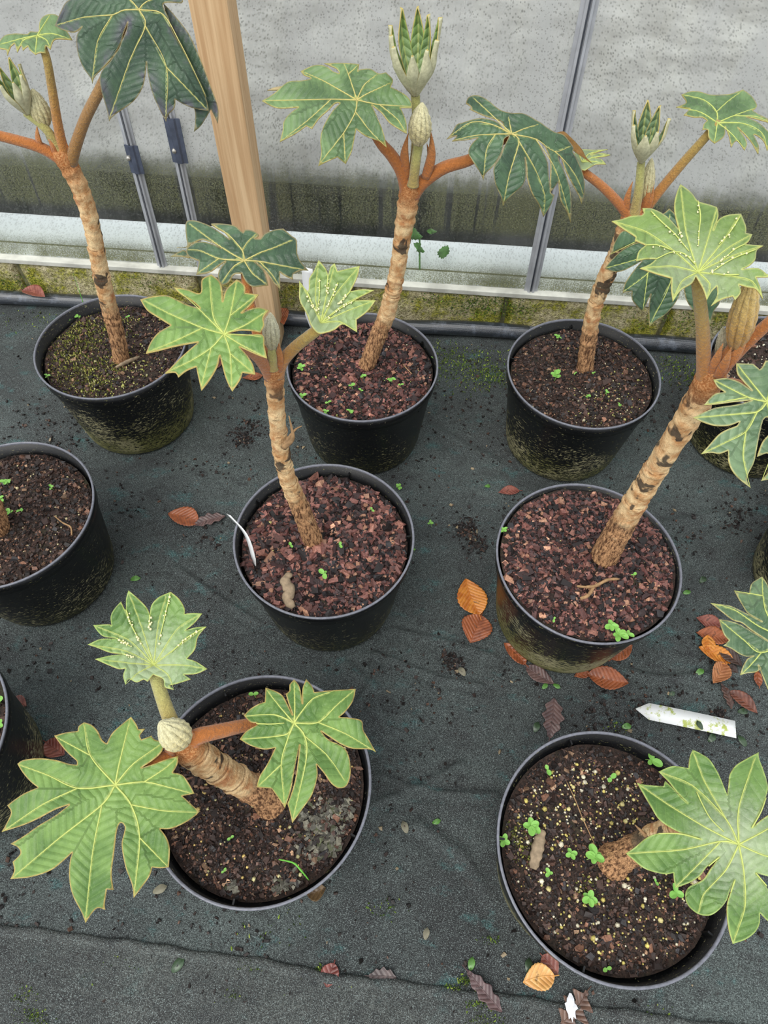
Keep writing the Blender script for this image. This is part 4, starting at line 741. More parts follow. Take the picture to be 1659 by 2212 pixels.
leaf(e, 'leaf_blade', 'bright young leaf spread like a shallow funnel', z2, '100,450* 200,430 290,400 400,390 420,370 405,320* 500,325 600,370 680,430 770,530* 735,400 725,280 750,160 785,80* 900,170 960,250 1060,280 1150,310* 1165,400 1115,540* 1160,440 1250,390 1390,375* 1440,500 1440,570* 1505,580* 1470,650 1430,680* 1615,695* 1550,740 1530,840 1450,910 1400,930* 1560,920 1650,980 1700,1000* 1640,1010 1540,1010* 1580,1100 1610,1225* 1540,1130 1460,1110 1370,1085* 1390,1160 1330,1240* 1310,1200* 1200,1230 1090,1295* 1150,1190 1150,1100* 1100,1150 1050,1240* 1010,1120 940,1000* 900,1070 790,1140 710,1255* 695,1120 700,1020* 560,980 380,920* 480,880 540,830* 440,830 345,850* 370,750 440,690* 330,640* 340,610 220,530',
     (960, 960), [[(960, 960), (760, 780), (450, 560), (110, 452)], [(960, 960), (700, 900), (390, 920)], [(960, 960), (840, 560), (785, 95)], [(960, 960), (1080, 560), (1150, 315)], [(960, 960), (1220, 640), (1385, 380)], [(960, 960), (1260, 720), (1495, 585)], [(960, 960), (1300, 800), (1605, 697)], [(960, 960), (1300, 1000), (1500, 1050), (1600, 1210)], [(960, 960), (1080, 1080), (1050, 1230)], [(960, 960), (800, 1050), (710, 1240)]], q=q-.01, nrm=(0, -.25, .97), droop=.3, cup=.22, beads=60, mats=('young', 'under'),
     folds=[[(960, 250), (985, 400), (970, 560), (965, 690)], [(490, 350), (600, 460), (720, 570), (870, 750)], [(700, 740), (560, 690), (440, 690)], [(930, 880), (830, 780), (700, 760), (540, 830)], [(1385, 395), (1280, 560), (1170, 680)], [(1545, 730), (1300, 830), (1080, 970)], [(770, 530), (790, 600)], [(1430, 680), (1330, 730), (1180, 860)], [(1370, 985), (1220, 985), (1120, 970)]])
leaf(e, 'leaf_blade', 'grey-green leaf with cream edges reaching towards the right edge', z3, '490,905* 500,1000 560,1080 640,1165* 520,1085 400,1048 270,1060* 310,1130 380,1180* 290,1195 230,1245 180,1305* 300,1298 450,1278 640,1258* 500,1298 300,1328 180,1372 75,1425* 190,1475 300,1503 420,1500 520,1465* 500,1500 400,1540 320,1590 220,1700 150,1775* 250,1760 330,1770 410,1740* 420,1860 470,1960 550,2040 630,2100* 590,2020 610,1950 660,1850 690,1700 720,1550 745,1450* 790,1420 830,1540 740,1660 690,1800* 800,1770 820,1900 725,2030* 900,1990 1000,1850 1050,1650 1000,1450* 1200,1500 1300,1350* 1150,1250 1250,1100* 1080,1080 1050,950* 930,1000 850,890 770,880* 740,940 715,965* 650,910*',
     (785, 1275), [[(785, 1275), (690, 1370), (450, 1395), (90, 1425)], [(690, 1370), (580, 1560), (350, 1680), (160, 1770)], [(580, 1560), (555, 1800), (620, 2085)], [(785, 1275), (700, 1170), (500, 920)], [(785, 1275), (600, 1230), (280, 1070)], [(600, 1230), (190, 1303)], [(785, 1275), (830, 1500), (830, 1750), (735, 2020)], [(785, 1275), (820, 1100), (850, 900)], [(785, 1275), (1000, 1200), (1240, 1110)], [(785, 1275), (1000, 1350), (1280, 1350)]], q=q-.09, nrm=(0, -.4, .9), droop=.4, mats=('grey', 'under'), vr=2.4)
QE = q+.02
# --- F: front left
e, q = plant('F', 575, 1722, 'low plant in the front left pot with three bright green leaves')
ZMODE = True; q = .38
trunk(e, [(588, 1735, 30, -.198), (560, 1712, 30, -.166), (520, 1690, 30, -.125), (470, 1660, 31, -.074), (430, 1635, 32, -.032), (405, 1615, 30, -.004), (392, 1602, 20, .012)], q, 6)
petiole(e, [(388, 1612), (370, 1560, .02), (355, 1520, .035), (336, 1460, .05), (332, 1438, .055)], q, 17, 13, 'pet_g')
petiole(e, [(405, 1605), (430, 1590, .008), (480, 1578, -.005), (545, 1565, -.03), (635, 1562, -.03)], q, 18, 12, 'pet_o')
petiole(e, [(390, 1625, -.01), (345, 1645), (300, 1670, .004), (249, 1696, .008)], q, 18, 12, 'pet_o')
fist(e, (402, 1606, .01), (345, 1560, .045), 33, q, 'fist', 12)
stipule(e, (420, 1612), (392, 1560, .03), 18, q, 4); stipule(e, (370, 1628), (356, 1585, .03), 18, q, -4)
leaf(e, 'leaf_blade', 'wet downy star-shaped leaf cupped upwards', r3, '557,420* 640,385 740,380 665,370 625,340 593,295* 700,292 710,300* 705,240 730,190 770,145* 800,200 803,130 818,75* 870,120 930,180 955,230* 965,170 1010,120 1085,85* 1140,130 1175,190 1175,225* 1230,220 1288,222* 1240,280 1180,330* 1250,310 1315,305* 1260,370 1240,450 1190,510* 1250,530 1320,575* 1250,605 1170,610* 1215,640* 1140,665 1080,680* 1110,708* 1050,690 1040,640 975,610* 940,655* 915,640 870,660 820,640 800,678* 785,620 800,570* 760,575 680,545 605,512* 700,490 790,480* 700,470 620,440',
     (980, 550), [[(980, 550), (800, 460), (565, 420)], [(980, 550), (820, 390), (600, 298)], [(980, 550), (850, 320), (772, 155)], [(980, 550), (900, 300), (820, 85)], [(980, 550), (1010, 280), (1060, 110)], [(980, 550), (1130, 320), (1280, 225)], [(980, 550), (1150, 420), (1310, 308)], [(980, 550), (1170, 550), (1315, 575)], [(980, 550), (850, 540), (615, 513)], [(980, 550), (880, 600), (805, 670)], [(980, 550), (1070, 610), (1105, 700)]],
     z=.44, nrm=(0, -.25, .97), droop=.1, cup=.35, beads=70, mats=('fuzzy', 'under'), folds=[[(1085, 92), (1060, 200), (1015, 390)], [(805, 200), (830, 280), (890, 400)], [(955, 230), (950, 310)], [(1310, 310), (1200, 370), (1090, 470)], [(745, 380), (830, 430)], [(790, 480), (850, 500)]], vr=1.3)
leaf(e, 'leaf_blade', 'largest bright green leaf in front with broad toothed lobes', r3, '110,1180* 150,1155 250,1145 350,1155 440,1180 490,1185* 490,1165 430,1110 380,1050 345,1000* 420,980 495,970* 500,940 535,915* 580,930 620,970 650,1030 680,1050* 710,990 760,940 835,880* 870,930 880,960* 925,955* 890,1000 900,1025* 965,1000* 985,1025 1050,1040* 1030,1100 980,1150 900,1205* 980,1180 1060,1150 1135,1130* 1130,1180 1100,1235* 1160,1250 1200,1300 1240,1370* 1160,1385* 1180,1400 1220,1440 1272,1485* 1220,1530 1150,1570 1080,1595 1020,1595* 1060,1650 1080,1720 1075,1840* 1020,1845 970,1840* 950,1900 900,1970 852,2035* 840,1950 800,1840 775,1700 790,1620 795,1580 770,1555 745,1600 725,1750 710,1880 722,1985* 680,1980* 665,2080 670,2110* 620,2100 580,2140 545,2195* 520,2130 460,2010 440,1900 445,1800 460,1745* 400,1800 320,1860 200,1900 65,1915* 90,1860 80,1805* 130,1750 110,1710 65,1690* 150,1640 250,1570 350,1510 440,1440* 350,1472 250,1525 150,1570 10,1615* 40,1560 70,1490 45,1445* 90,1410 150,1370 240,1330* 190,1290 140,1230',
     (735, 1315), [[(735, 1315), (495, 1335), (300, 1250), (120, 1185)], [(495, 1335), (270, 1440), (20, 1610)], [(735, 1315), (650, 1440), (370, 1660), (75, 1910)], [(650, 1440), (590, 1750), (545, 2180)], [(735, 1315), (835, 1440), (890, 1650), (855, 2020)], [(835, 1440), (1050, 1480), (1260, 1488)], [(890, 1650), (1070, 1835)], [(735, 1315), (920, 1295), (1080, 1330), (1230, 1370)], [(920, 1295), (1050, 1210), (1130, 1140)], [(735, 1315), (575, 1125), (535, 920)], [(735, 1315), (760, 1180), (830, 895)], [(735, 1315), (850, 1180), (1040, 1045)], [(575, 1125), (350, 1005)]],
     z=.395, nrm=(0, -.2, .98), droop=.3, mats=('lime', 'under'), vr=2.6)
leaf(e, 'leaf_blade', 'bright green leaf held over the compost to the right', r4, '668,513* 710,460 790,410 740,400 695,355* 740,310 800,275 835,265* 840,170* 900,190 950,220 985,280 1020,350* 995,280 975,210* 1000,190 1000,150 1030,115* 1060,150 1075,200 1085,275* 1085,180 1110,112* 1150,160 1165,200* 1250,190 1440,178* 1420,260 1370,330 1330,365* 1400,370 1480,390 1490,450 1530,520 1575,600* 1530,580 1420,575 1340,545 1270,500 1210,460* 1260,515 1355,562 1395,630 1405,740 1380,820 1330,838 1280,810 1230,740 1180,680* 1185,760 1150,880 1090,970 1018,1070* 1000,990 985,940* 1020,850 1045,740 1068,550* 1036,700 1008,850 970,970* 930,910 880,840* 780,832* 800,760 850,680 905,570* 830,580 740,555',
     (1030, 405), [[(1030, 405), (990, 475), (850, 500), (680, 511)], [(1030, 405), (900, 350), (700, 358)], [(1030, 405), (985, 520), (945, 680), (968, 960)], [(945, 680), (790, 825)], [(1030, 405), (1100, 490), (1110, 650), (1020, 1055)], [(1100, 490), (1250, 620), (1370, 790)], [(1030, 405), (1190, 400), (1320, 280), (1435, 182)], [(1190, 400), (1380, 480), (1565, 592)], [(1030, 405), (1080, 330), (1160, 240), (1300, 190)], [(1030, 405), (1035, 300), (1030, 125)], [(1030, 405), (930, 290), (845, 180)]], z=.38, nrm=(.05, -.25, .97), droop=.4, mats=('lime', 'under'), vr=2.4, folds=[[(780, 408), (870, 412), (965, 405)]])
# --- G: front right
ZMODE = False
e, q = plant('G', 1335, 1857, 'plant in the front right pot seen from above, one wide downy leaf')
ZMODE = True; q = .42
trunk(e, [(1322, 1862, 31, -.236), (1350, 1846, 30, -.205), (1390, 1826, 29, -.16), (1440, 1800, 28, -.106), (1490, 1785, 28, -.055), (1530, 1780, 26, -.015), (1545, 1780, 18, 0)], q, 7)
petiole(e, [(1530, 1782, -.02), (1565, 1790), (1590, 1812, .015), (1596, 1826, .02)], q, 18, 12, 'pet_g')
tube('dry_stipule', spline([at_z(1400, 1812, .29), at_z(1385, 1795, .30), at_z(1372, 1782, .31)], 10), [.004*(1-i/10)+.0005 for i in range(10)], M['twig'], e, 8, flat=.6)
leaf(e, 'leaf_blade', 'wide downy young leaf at the lower right edge', z7, '55,1215* 150,1150 260,1060 380,1015 550,1012 700,1040 810,1075* 640,1025 500,960 380,870 300,740 240,640 165,510* 240,530 430,545* 445,490* 520,560 600,650 670,715* 560,600 480,500 380,400* 520,345 680,365* 690,260 720,180* 800,220 880,270 950,370 1000,470 1065,630* 1080,520 1090,430 1150,340 1260,270 1380,205* 1380,260 1430,400 1470,550 1440,680 1380,820 1310,960* 1450,850 1650,750 1800,720* 1750,850 1850,1000* 1700,1100 1600,1200* 1850,1300 1900,1500* 1700,1500 1500,1450 1350,1410* 1450,1540 1550,1700 1650,1850* 1500,1900 1390,1810* 1390,1900 1350,1990 1250,2070 1120,2115* 1085,1990 1065,1850 1065,1720 1100,1600 1140,1480* 1090,1590 1060,1680 1000,1760 900,1830 780,1820 680,1740 645,1640 680,1550 820,1480 900,1370 985,1250* 860,1350 800,1430 700,1500 550,1560* 535,1480 530,1410* 430,1420 250,1370 120,1270',
     (1180, 1125), [[(1180, 1125), (840, 950), (480, 730), (175, 520)], [(1180, 1125), (1000, 1095), (600, 1180), (65, 1215)], [(1180, 1125), (1050, 870), (720, 540), (390, 402)], [(1050, 870), (830, 480), (722, 190)], [(1180, 1125), (1180, 760), (1340, 260)], [(1180, 1125), (1230, 1400), (1240, 1750), (1125, 2100)], [(1180, 1125), (1050, 1380), (830, 1620), (780, 1800)], [(1180, 1125), (1450, 1240), (1840, 1310)], [(1180, 1125), (1500, 950), (1790, 730)], [(1000, 1095), (750, 1350), (550, 1550)]], z=.45, nrm=(-.05, -.15, .98), droop=.35, mats=('fuzzy', 'under'), vr=2.2,
     folds=[[(760, 600), (820, 730), (900, 870), (1030, 1000)], [(800, 1072), (600, 1020), (380, 1016)], [(1310, 960), (1400, 800), (1450, 660)], [(985, 1250), (880, 1340)], [(1140, 1480), (1100, 1600)], [(1350, 1410), (1460, 1540)]])
ZMODE = False
# --- H, K: trunk or leaf at the frame's edge only
e, q = plant('H', -8, 1145, 'stubby brown trunk at the left edge, its crown out of view')
trunk(e, [(-6, 1158, 26, 0), (-14, 1110, 24, 0), (-50, 1040, 22, 0), (-100, 950, 21, 0), (-150, 860, 22, 0), (-170, 830, 16, 0)], q, 8)
def leaf_copy(parent, src, src_c, dst_c, zr):
    T = Matrix.Translation(Vector(dst_c))@Matrix.Rotation(zr, 4, 'Z')@Matrix.Translation(-Vector(src_c)); c = src.copy(); COL.objects.link(c); c.parent = parent; c.matrix_parent_inverse = Matrix.Translation(parent.location).inverted(); c.matrix_basis = T
    for ch in src.children: d_ = ch.copy(); COL.objects.link(d_); d_.parent = c
hp = [at_q(-170, 835, q), at_q(-230, 770, q)]; tube('petiole', spline([hp[0], hp[0]*.5+hp[1]*.5+np.array([0, 0, .02]), hp[1]], 16), .008, M['pet_o'], e, 12); leaf_copy(e, LD, SD.P0, hp[1]+np.array([0, 0, .012]), .6)
hq = at_q(-120, 800, q)+np.array([-.12, .14, .02]); tube('petiole', spline([hp[0], hp[0]*.5+hq*.5+np.array([0, 0, .03]), hq], 16), .008, M['pet_o'], e, 12); leaf_copy(e, LD, SD.P0, hq+np.array([0, 0, .012]), 3.4)
leaf_copy(bpy.data.objects['rice_paper_plant'], LD, SD.P0, at_q(-215, 262, QA)+np.array([0, 0, .0]), 2.2)
tube('petiole', spline([at_q(-85, 271, QA), at_q(-150, 258, QA), at_q(-215, 262, QA)-np.array([0, 0, .014])], 12), .0075, M['pet_o'], bpy.data.objects['rice_paper_plant'], 12)
leaf_copy(bpy.data.objects['rice_paper_plant.004'], LD, SD.P0, at_q(1905, 560, QE), -1.2)
tube('petiole', spline([at_q(1755, 624, QE), at_q(1830, 580, QE), at_q(1905, 562, QE)-np.array([0, 0, .014])], 12), .0085, M['pet_o'], bpy.data.objects['rice_paper_plant.004'], 12)
P = POTS['K']; e = empty('rice_paper_plant', (P[0]+.02, P[1]+.03, P[2])); tag(e, 'plant at the right edge, middle row, with one grey-green leaf reaching into view', 'plant', 'potted rice-paper plants')
kc = at_z(1460+1350*.18091, 1200+1000*.18091, .38)-np.array([0, 0, .012]); kp = [np.array([P[0]+.02, P[1]+.03, P[2]-.004]), np.array([P[0]+.0, P[1]-.02, .27]), np.array([P[0]-.03, P[1]-.05, .35])]
tube('trunk', spline(kp, 40), [.016]*40, M['trunk'], e, 20); attr(COL.objects[-1], 'ring', np.zeros(40*20))
tube('petiole', spline([kp[-1], (kp[-1]+kc)/2+np.array([0, 0, .004]), kc], 20), [.0075]*20, M['pet_o'], e, 12)
leaf(e, 'leaf_blade', 'grey-green leaf with cream edges cut by the right edge', z4, '410,565* 520,580 650,600 760,650 900,720 1030,790* 940,740 850,680 770,550 695,415* 780,440 875,455* 900,340 960,290 1030,250* 1080,320 1150,420 1300,300* 1400,500 1700,500* 1600,800 1800,1000* 1600,1150 1700,1500* 1450,1400 1300,1700* 1180,1650 1100,1600* 1040,1450 985,1310* 1010,1350 960,1390 850,1405 765,1430* 800,1330 860,1230 930,1200* 850,1210 750,1170 660,1110 565,1075* 600,1050 635,1010* 580,950 540,850 515,760* 640,780 760,820 900,900 1100,1020* 900,890 790,805 680,770 560,680',
     (1350, 1000), [[(1350, 1000), (1000, 850), (700, 650), (420, 568)], [(1350, 1000), (1100, 720), (1040, 480), (1030, 260)], [(1040, 480), (705, 422)], [(1350, 1000), (1020, 1160), (800, 1000), (525, 770)], [(1020, 1160), (900, 1300), (775, 1425)], [(1350, 1000), (1200, 1300), (1100, 1590)], [(1350, 1000), (1320, 600), (1300, 310)], [(1350, 1000), (1780, 1000)], [(1350, 1000), (1680, 1480)]], z=.38, nrm=(-.1, -.2, .97), droop=.3, mats=('grey', 'under'), vr=2.4)

# ------------------------------------------------------------------ small things
def gpt(px, py):
    z = 0.0
    for _ in range(2): P = at_z(px, py, z); z = float(ground_h(P[:2])[0])
    P[2] = z; return P
def outline_w(kind, u):
    if kind == 'oak': return (math.sin(math.pi*u**.85)**.7)*(.84+.16*math.cos(u*24))*(.6+.55*u) if u < .97 else .06
    if kind == 'maple': return (math.sin(math.pi*u)**.6)*(.65+.35*math.cos(u*22+1))
    return math.sin(math.pi*min(1, u**.82))**.85*(1+.035*math.cos(u*60))
FM = {}
def fallen(base, tip, wr, kind, ca, cb, lab, curl=.15, cat='leaf', lift=.0015, seed=0, wave=1.0, grp='fallen leaves'):
    A, B = gpt(*base), gpt(*tip); L = np.linalg.norm((B-A)[:2]); d = (B-A)/np.linalg.norm(B-A); d[2] = 0; d /= np.linalg.norm(d); s = np.array([-d[1], d[0], 0]); r = random.Random(seed or int(base[0]*7+base[1]))
    nu, nv = 34, 13; v = []; f = []; sa = []; da = []; bend = r.uniform(-.06, .06)
    ph = r.uniform(0, 6)
    for i in range(nu):
        u = i/(nu-1); hw = L*wr*.5*max(outline_w(kind, u), .015)
        for j in range(nv):
            t = (j/(nv-1)-.5)*2; x = u*L; y = t*hw+bend*L*math.sin(u*3.14); z = curl*hw*abs(t)**1.4*(1 if curl > 0 else .6)+.035*L*wave*(math.sin(u*7+ph+t*1.5)*.5+.5)*(abs(t)*.7+.3)+.02*L*math.sin(u*3.14)
            v.append((x, y, max(z, 0))); sa.append(x+.9*abs(y-bend*L*math.sin(u*3.14))); da.append(abs(t*hw))
    for i in range(nu-1):
        for j in range(nv-1): k = i*nv+j; f.append((k, k+nv, k+nv+1, k+1))
    key = (ca, cb)
    if key not in FM: FM[key] = m_fallen('dead_leaf_%d' % len(FM), ca, cb)
    o = mesh('fallen_leaf', v, f, FM[key]); attr(o, 's', sa); attr(o, 'd', da); sm = o.modifiers.new('t', 'SOLIDIFY'); sm.thickness = .0006; sm.offset = 1
    zz = max(float(ground_h((A+(B-A)*u_)[:2])[0]) for u_ in (0, .5, 1))+lift
    o.matrix_world = Matrix(((d[0], s[0], 0, A[0]), (d[1], s[1], 0, A[1]), (0, 0, 1, zz), (0, 0, 0, 1))); tag(o, lab, cat, grp)
    path = [(-.14*L, 0, .001)]+[(u*L, bend*L*math.sin(u*3.14), .035*L*wave*(math.sin(u*7+ph)*.5+.5)*.3+.02*L*math.sin(u*3.14)+.0006) for u in np.linspace(0, .97, 12)]
    m = tube('midrib', np.array(path), [.0009]*2+[.0007]*11, FM[key], None, 6); attr(m, 's', np.zeros(len(m.data.vertices))+.004); attr(m, 'd', np.zeros(len(m.data.vertices))); m.parent = o
    return o
OR = ((178, 98, 34), (214, 140, 58)); BR = ((120, 64, 40), (164, 94, 58)); RB = ((116, 62, 54), (150, 92, 78)); PU = ((78, 60, 60), (112, 88, 84)); DK = ((50, 38, 36), (84, 64, 56)); TN = ((204, 146, 82), (226, 174, 106))
for a in [((430, 1130), (364, 1112), .66, 'beech', *BR, 'brown beech leaf lying left of a lobed oak leaf', .2), ((418, 1138), (488, 1118), .52, 'oak', *PU, 'purplish lobed oak leaf beside the brown beech leaf'), ((1035, 1330), (1005, 1252), .72, 'beech', *OR, 'bright orange beech leaf left of the brim-full pot'),
          ((1040, 1330), (1015, 1390), .95, 'beech', *BR, 'glossy brown leaf touching the bright orange one'), ((1122, 1062), (1076, 1066), .5, 'beech', *RB, 'small reddish leaf behind the brim-full pot'), ((1135, 1436), (1088, 1390), .55, 'beech', *BR, 'brown leaf tucked against the left foot of the brim-full pot'),
          ((1135, 1440), (1196, 1478), .5, 'beech', *PU, 'dull grey-brown leaf under the front of the brim-full pot'), ((1268, 1458), (1356, 1478), .58, 'beech', *BR, 'large curled brown leaf in front of the brim-full pot', .45), ((1274, 1455), (1240, 1462), .6, 'beech', *BR, 'scrap of brown leaf beside the large curled leaf'),
          ((1320, 1425), (1365, 1395), .5, 'beech', *BR, 'brown leaf partly under the right side of the brim-full pot'), ((1186, 1596), (1196, 1510), .62, 'oak', *PU, 'upright purplish oak leaf behind the front right pot'),
          ((1556, 1352), (1503, 1336), .66, 'beech', *RB, 'reddish leaf at the top of the leaf heap by the right edge'), ((1570, 1385), (1503, 1368), .62, 'beech', *BR, 'creased brown leaf second from the top of the right heap'), ((1528, 1412), (1526, 1374), .72, 'beech', *OR, 'small orange leaf lying on top of the right heap', .1, 'leaf', .006), ((1580, 1432), (1507, 1400), .56, 'beech', *OR, 'wide orange leaf in the middle of the right heap', .2, 'leaf', .004),
          ((1560, 1436), (1536, 1480), .66, 'beech', *((150, 92, 54), (176, 118, 76)), 'folded brown leaf at the foot of the right heap', .5), ((1550, 1405), (1602, 1440), .62, 'beech', *DK, 'dark wet leaf behind the orange leaf in the right heap'), ((1570, 1440), (1590, 1458), .7, 'beech', *DK, 'tiny dark leaf scrap below the right heap'), ((1556, 1476), (1578, 1534), .44, 'oak', *((70, 52, 48), (98, 72, 62)), 'dark narrow leaf above the white label'),
          ((1574, 1494), (1634, 1542), .5, 'beech', *((90, 52, 42), (126, 76, 58)), 'brown pointed leaf right of the dark narrow leaf', .3), ((1638, 1484), (1636, 1448), .5, 'beech', *BR, 'brown leaf tip showing under the right-edge plant'), ((100, 1604), (140, 1632), .8, 'beech', *RB, 'brown leaf between the front left pots'), ((662, 1930), (704, 1918), .9, 'beech', *((72, 56, 42), (110, 88, 60)), 'dark curled leaf with a pale edge under the front left rim', .5),
          ((722, 2080), (706, 2134), .85, 'beech', *((96, 48, 44), (132, 72, 64)), 'shiny red-brown leaf on the front hem'), ((796, 2108), (856, 2112), .66, 'oak', *((70, 60, 60), (102, 88, 86)), 'small dark oak leaf right of the red-brown leaf'), ((1008, 2096), (1084, 2186), .44, 'oak', *((72, 54, 56), (106, 84, 84)), 'long dark purple oak leaf near the front'),
          ((1170, 2064), (1205, 2104), .95, 'beech', *RB, 'dull brown leaf half under the front right pot'), ((1196, 2108), (1128, 2122), .72, 'beech', *TN, 'pale tan ribbed leaf left of the front right pot', .2, 'leaf', .005), ((1268, 2140), (1210, 2212), .8, 'maple', *((84, 62, 54), (120, 92, 78)), 'dark crumpled leaf with a white bird dropping'), ((568, 814), (524, 818), .5, 'beech', *BR, 'brown leaf between the back pots'), ((476, 782), (462, 800), .8, 'beech', *RB, 'small brown leaf right of the back left pot'),
          ((30, 1508), (58, 1526), .7, 'beech', *RB, 'small brown leaf behind the left-edge pot'), ((596, 668), (612, 700), .7, 'beech', *BR, 'brown leaf caught on the pipe by the post', .4), ((50, 628), (96, 642), .6, 'beech', *RB, 'brown leaf lying on the pipe at the far left', .4)]:
    o = fallen(*a)
    if 'caught' in a[6] or 'on the pipe' in a[6]: o.location = at_y(a[0][0], a[0][1], 1.315); o.location.z = max(o.location.z, .038)
P = gpt(1230, 2176); v = [(0, 0, .004)]; k = 22
for i in range(k): a = 6.283*i/k; r_ = .012*(.7+.45*random.random()); v.append((r_*math.cos(a)*.75, r_*math.sin(a)*1.25, 0))
o = mesh('bird_dropping', v, [(0, 1+i, 1+(i+1) % k) for i in range(k)], M['dropping']); o.location = (P[0], P[1], .009); tag(o, 'white bird dropping on a dark crumpled leaf', 'dropping')
def leaflet(px, py, L, mat, lab, ang):
    P = gpt(px, py); v = []; n = 16; v.append((0, 0, .0006))
    for i in range(n): a = 6.283*i/n; v.append((L*(.5+.12*(i == 0))*math.cos(a), L*.30*math.sin(a)*(1+.2*math.cos(a)), .0008+.0022*abs(math.sin(a))+.001*math.cos(2*a+L*900)))
    o = mesh('small_leaf', v, [(0, 1+i, 1+(i+1) % n) for i in range(n)], mat); sm = o.modifiers.new('t', 'SOLIDIFY'); sm.thickness = .0006; o.location = P+np.array([0, 0, .0085 if 'lying on the white label' in lab else .0015]); o.rotation_euler = (random.gauss(0, .06), random.gauss(0, .06), ang); tag(o, lab, 'leaf', 'small loose leaves')
for (px, py, L, mk, lab, an) in [(292, 1252, .018, 'leaflet', 'small green leaf right of the left-edge pot', .3), (1482, 1281, .015, 'leaflet', 'small bright green leaf right of the brim-full pot', .4), (1052, 1052, .012, 'leaflet', 'tiny green leaf behind the brim-full pot', .2), (1510, 1453, .017, 'leaflet', 'small wet green leaf below the right leaf heap', .6),
                            (1176, 1484, .013, 'leaflet', 'tiny green leaf in front of the brim-full pot, left one', .8), (1201, 1483, .013, 'leaflet', 'tiny green leaf in front of the brim-full pot, right one', -.5), (1018, 2083, .016, 'leaflet', 'bright green leaf scrap above the long dark oak leaf', 1.4), (1141, 2087, .018, 'leaflet_d', 'narrow green leaf beside the pale tan leaf', 1.4),
                            (1507, 1571, .015, 'leaflet_d', 'dark leaf lying on the white label', 2.0), (1536, 1595, .018, 'leaflet_d', 'dark round leaf just below the white label', .8), (1602, 1602, .019, 'leaflet_d', 'dark leaf right of the white label', 2.1), (1603, 1538, .018, 'leaflet_d', 'grey-green leaf below the brown pointed leaf', .2), (1352, 1570, .017, 'leaflet', 'ragged green leaf left of the white label', .3),
                            (1158, 1572, .018, 'leaflet_d', 'dark green leaf left of the upright oak leaf', 1.2), (1517, 1254, .018, 'leaflet_d', 'grey leaf right of the brim-full pot', .8), (345, 1922, .020, 'tan_leaf', 'bleached leaf scrap left of the front left pot', .5), (920, 2018, .015, 'tan_leaf', 'pale oval leaf on the front sheet', 1.4), (875, 1788, .018, 'tan_leaf', 'bleached leaf scrap between the front pots', 2.0),
                            (942, 1776, .013, 'leaflet', 'tiny green leaf between the front pots', .4), (998, 1452, .018, 'tan_leaf', 'torn pale leaf scrap below the brown leaf', 2.2), (1450, 1500, .012, 'leaflet_d', 'tiny dark leaf above the white label', .5), (385, 2085, .022, 'leaflet_d', 'grey-green leaf on the front sheet', 1.0), (1203, 1610, .012, 'leaflet', 'tiny green scrap behind the front right rim', .2)]:
    leaflet(px, py, L, M[mk], lab, an)
# plant labels
def label_slab(name, pts3, wdir, wid, mat, thick=.0008):
    n = len(pts3); v = []; f = []
    for i, p in enumerate(pts3):
        hw = wid/2*(1 if i > 2 else i/3+.02)
        v += [p-wdir*hw, p+wdir*hw]
    f = [(2*i, 2*i+1, 2*i+3, 2*i+2) for i in range(n-1)]; o = mesh(name, v, f, mat); sm = o.modifiers.new('t', 'SOLIDIFY'); sm.thickness = thick; sm.offset = 1; return o
A, B = gpt(1370, 1534), gpt(1586, 1578); A[2] = B[2] = .004; d = (B-A)/np.linalg.norm(B-A); L = np.linalg.norm(B-A)
tt = np.r_[0, .045, .09, .135, np.linspace(.2, 1, 12)]; P = np.array([A+d*L*t+np.array([0, 0, .002*math.sin(t*3)]) for t in tt])
o = label_slab('plant_label', P, np.array([-d[1], d[0], 0]), .030, M['lab_m']); shift(o); tag(o, 'blank white plant label with a pointed end, mossy, lying on the ground', 'label')
A = at_z(553, 1228, POTS['D'][2]-.004); T = at_q(493, 1112, float(A@HF)+.05); mid = at_q(532, 1158, float(A@HF)+.02)
P = spline([A, mid, T], 16); ln = (T-A)/np.linalg.norm(T-A); rd_ = mid-CC; rd_ = rd_-ln*(rd_@ln); rd_ /= np.linalg.norm(rd_); sd_ = np.cross(ln, rd_)
o = label_slab('plant_label', P, rd_*.97+sd_*.24, .018, M['lab']); shift(o); tag(o, 'thin white plant label stuck in the bark-chip pot, seen edge-on', 'label')
Bb = soil_pt('B', 672, 705); P = spline([Bb-np.array([0, 0, .01]), at_q(668, 640, float(Bb@HF)-.01), at_q(663, 578, float(Bb@HF)-.02)], 14)
o = label_slab('plant_label', P, np.array([.95, -.3, 0]), .024, M['lab']); shift(o); tag(o, 'white plant label standing behind the funnel-shaped young leaf', 'label')
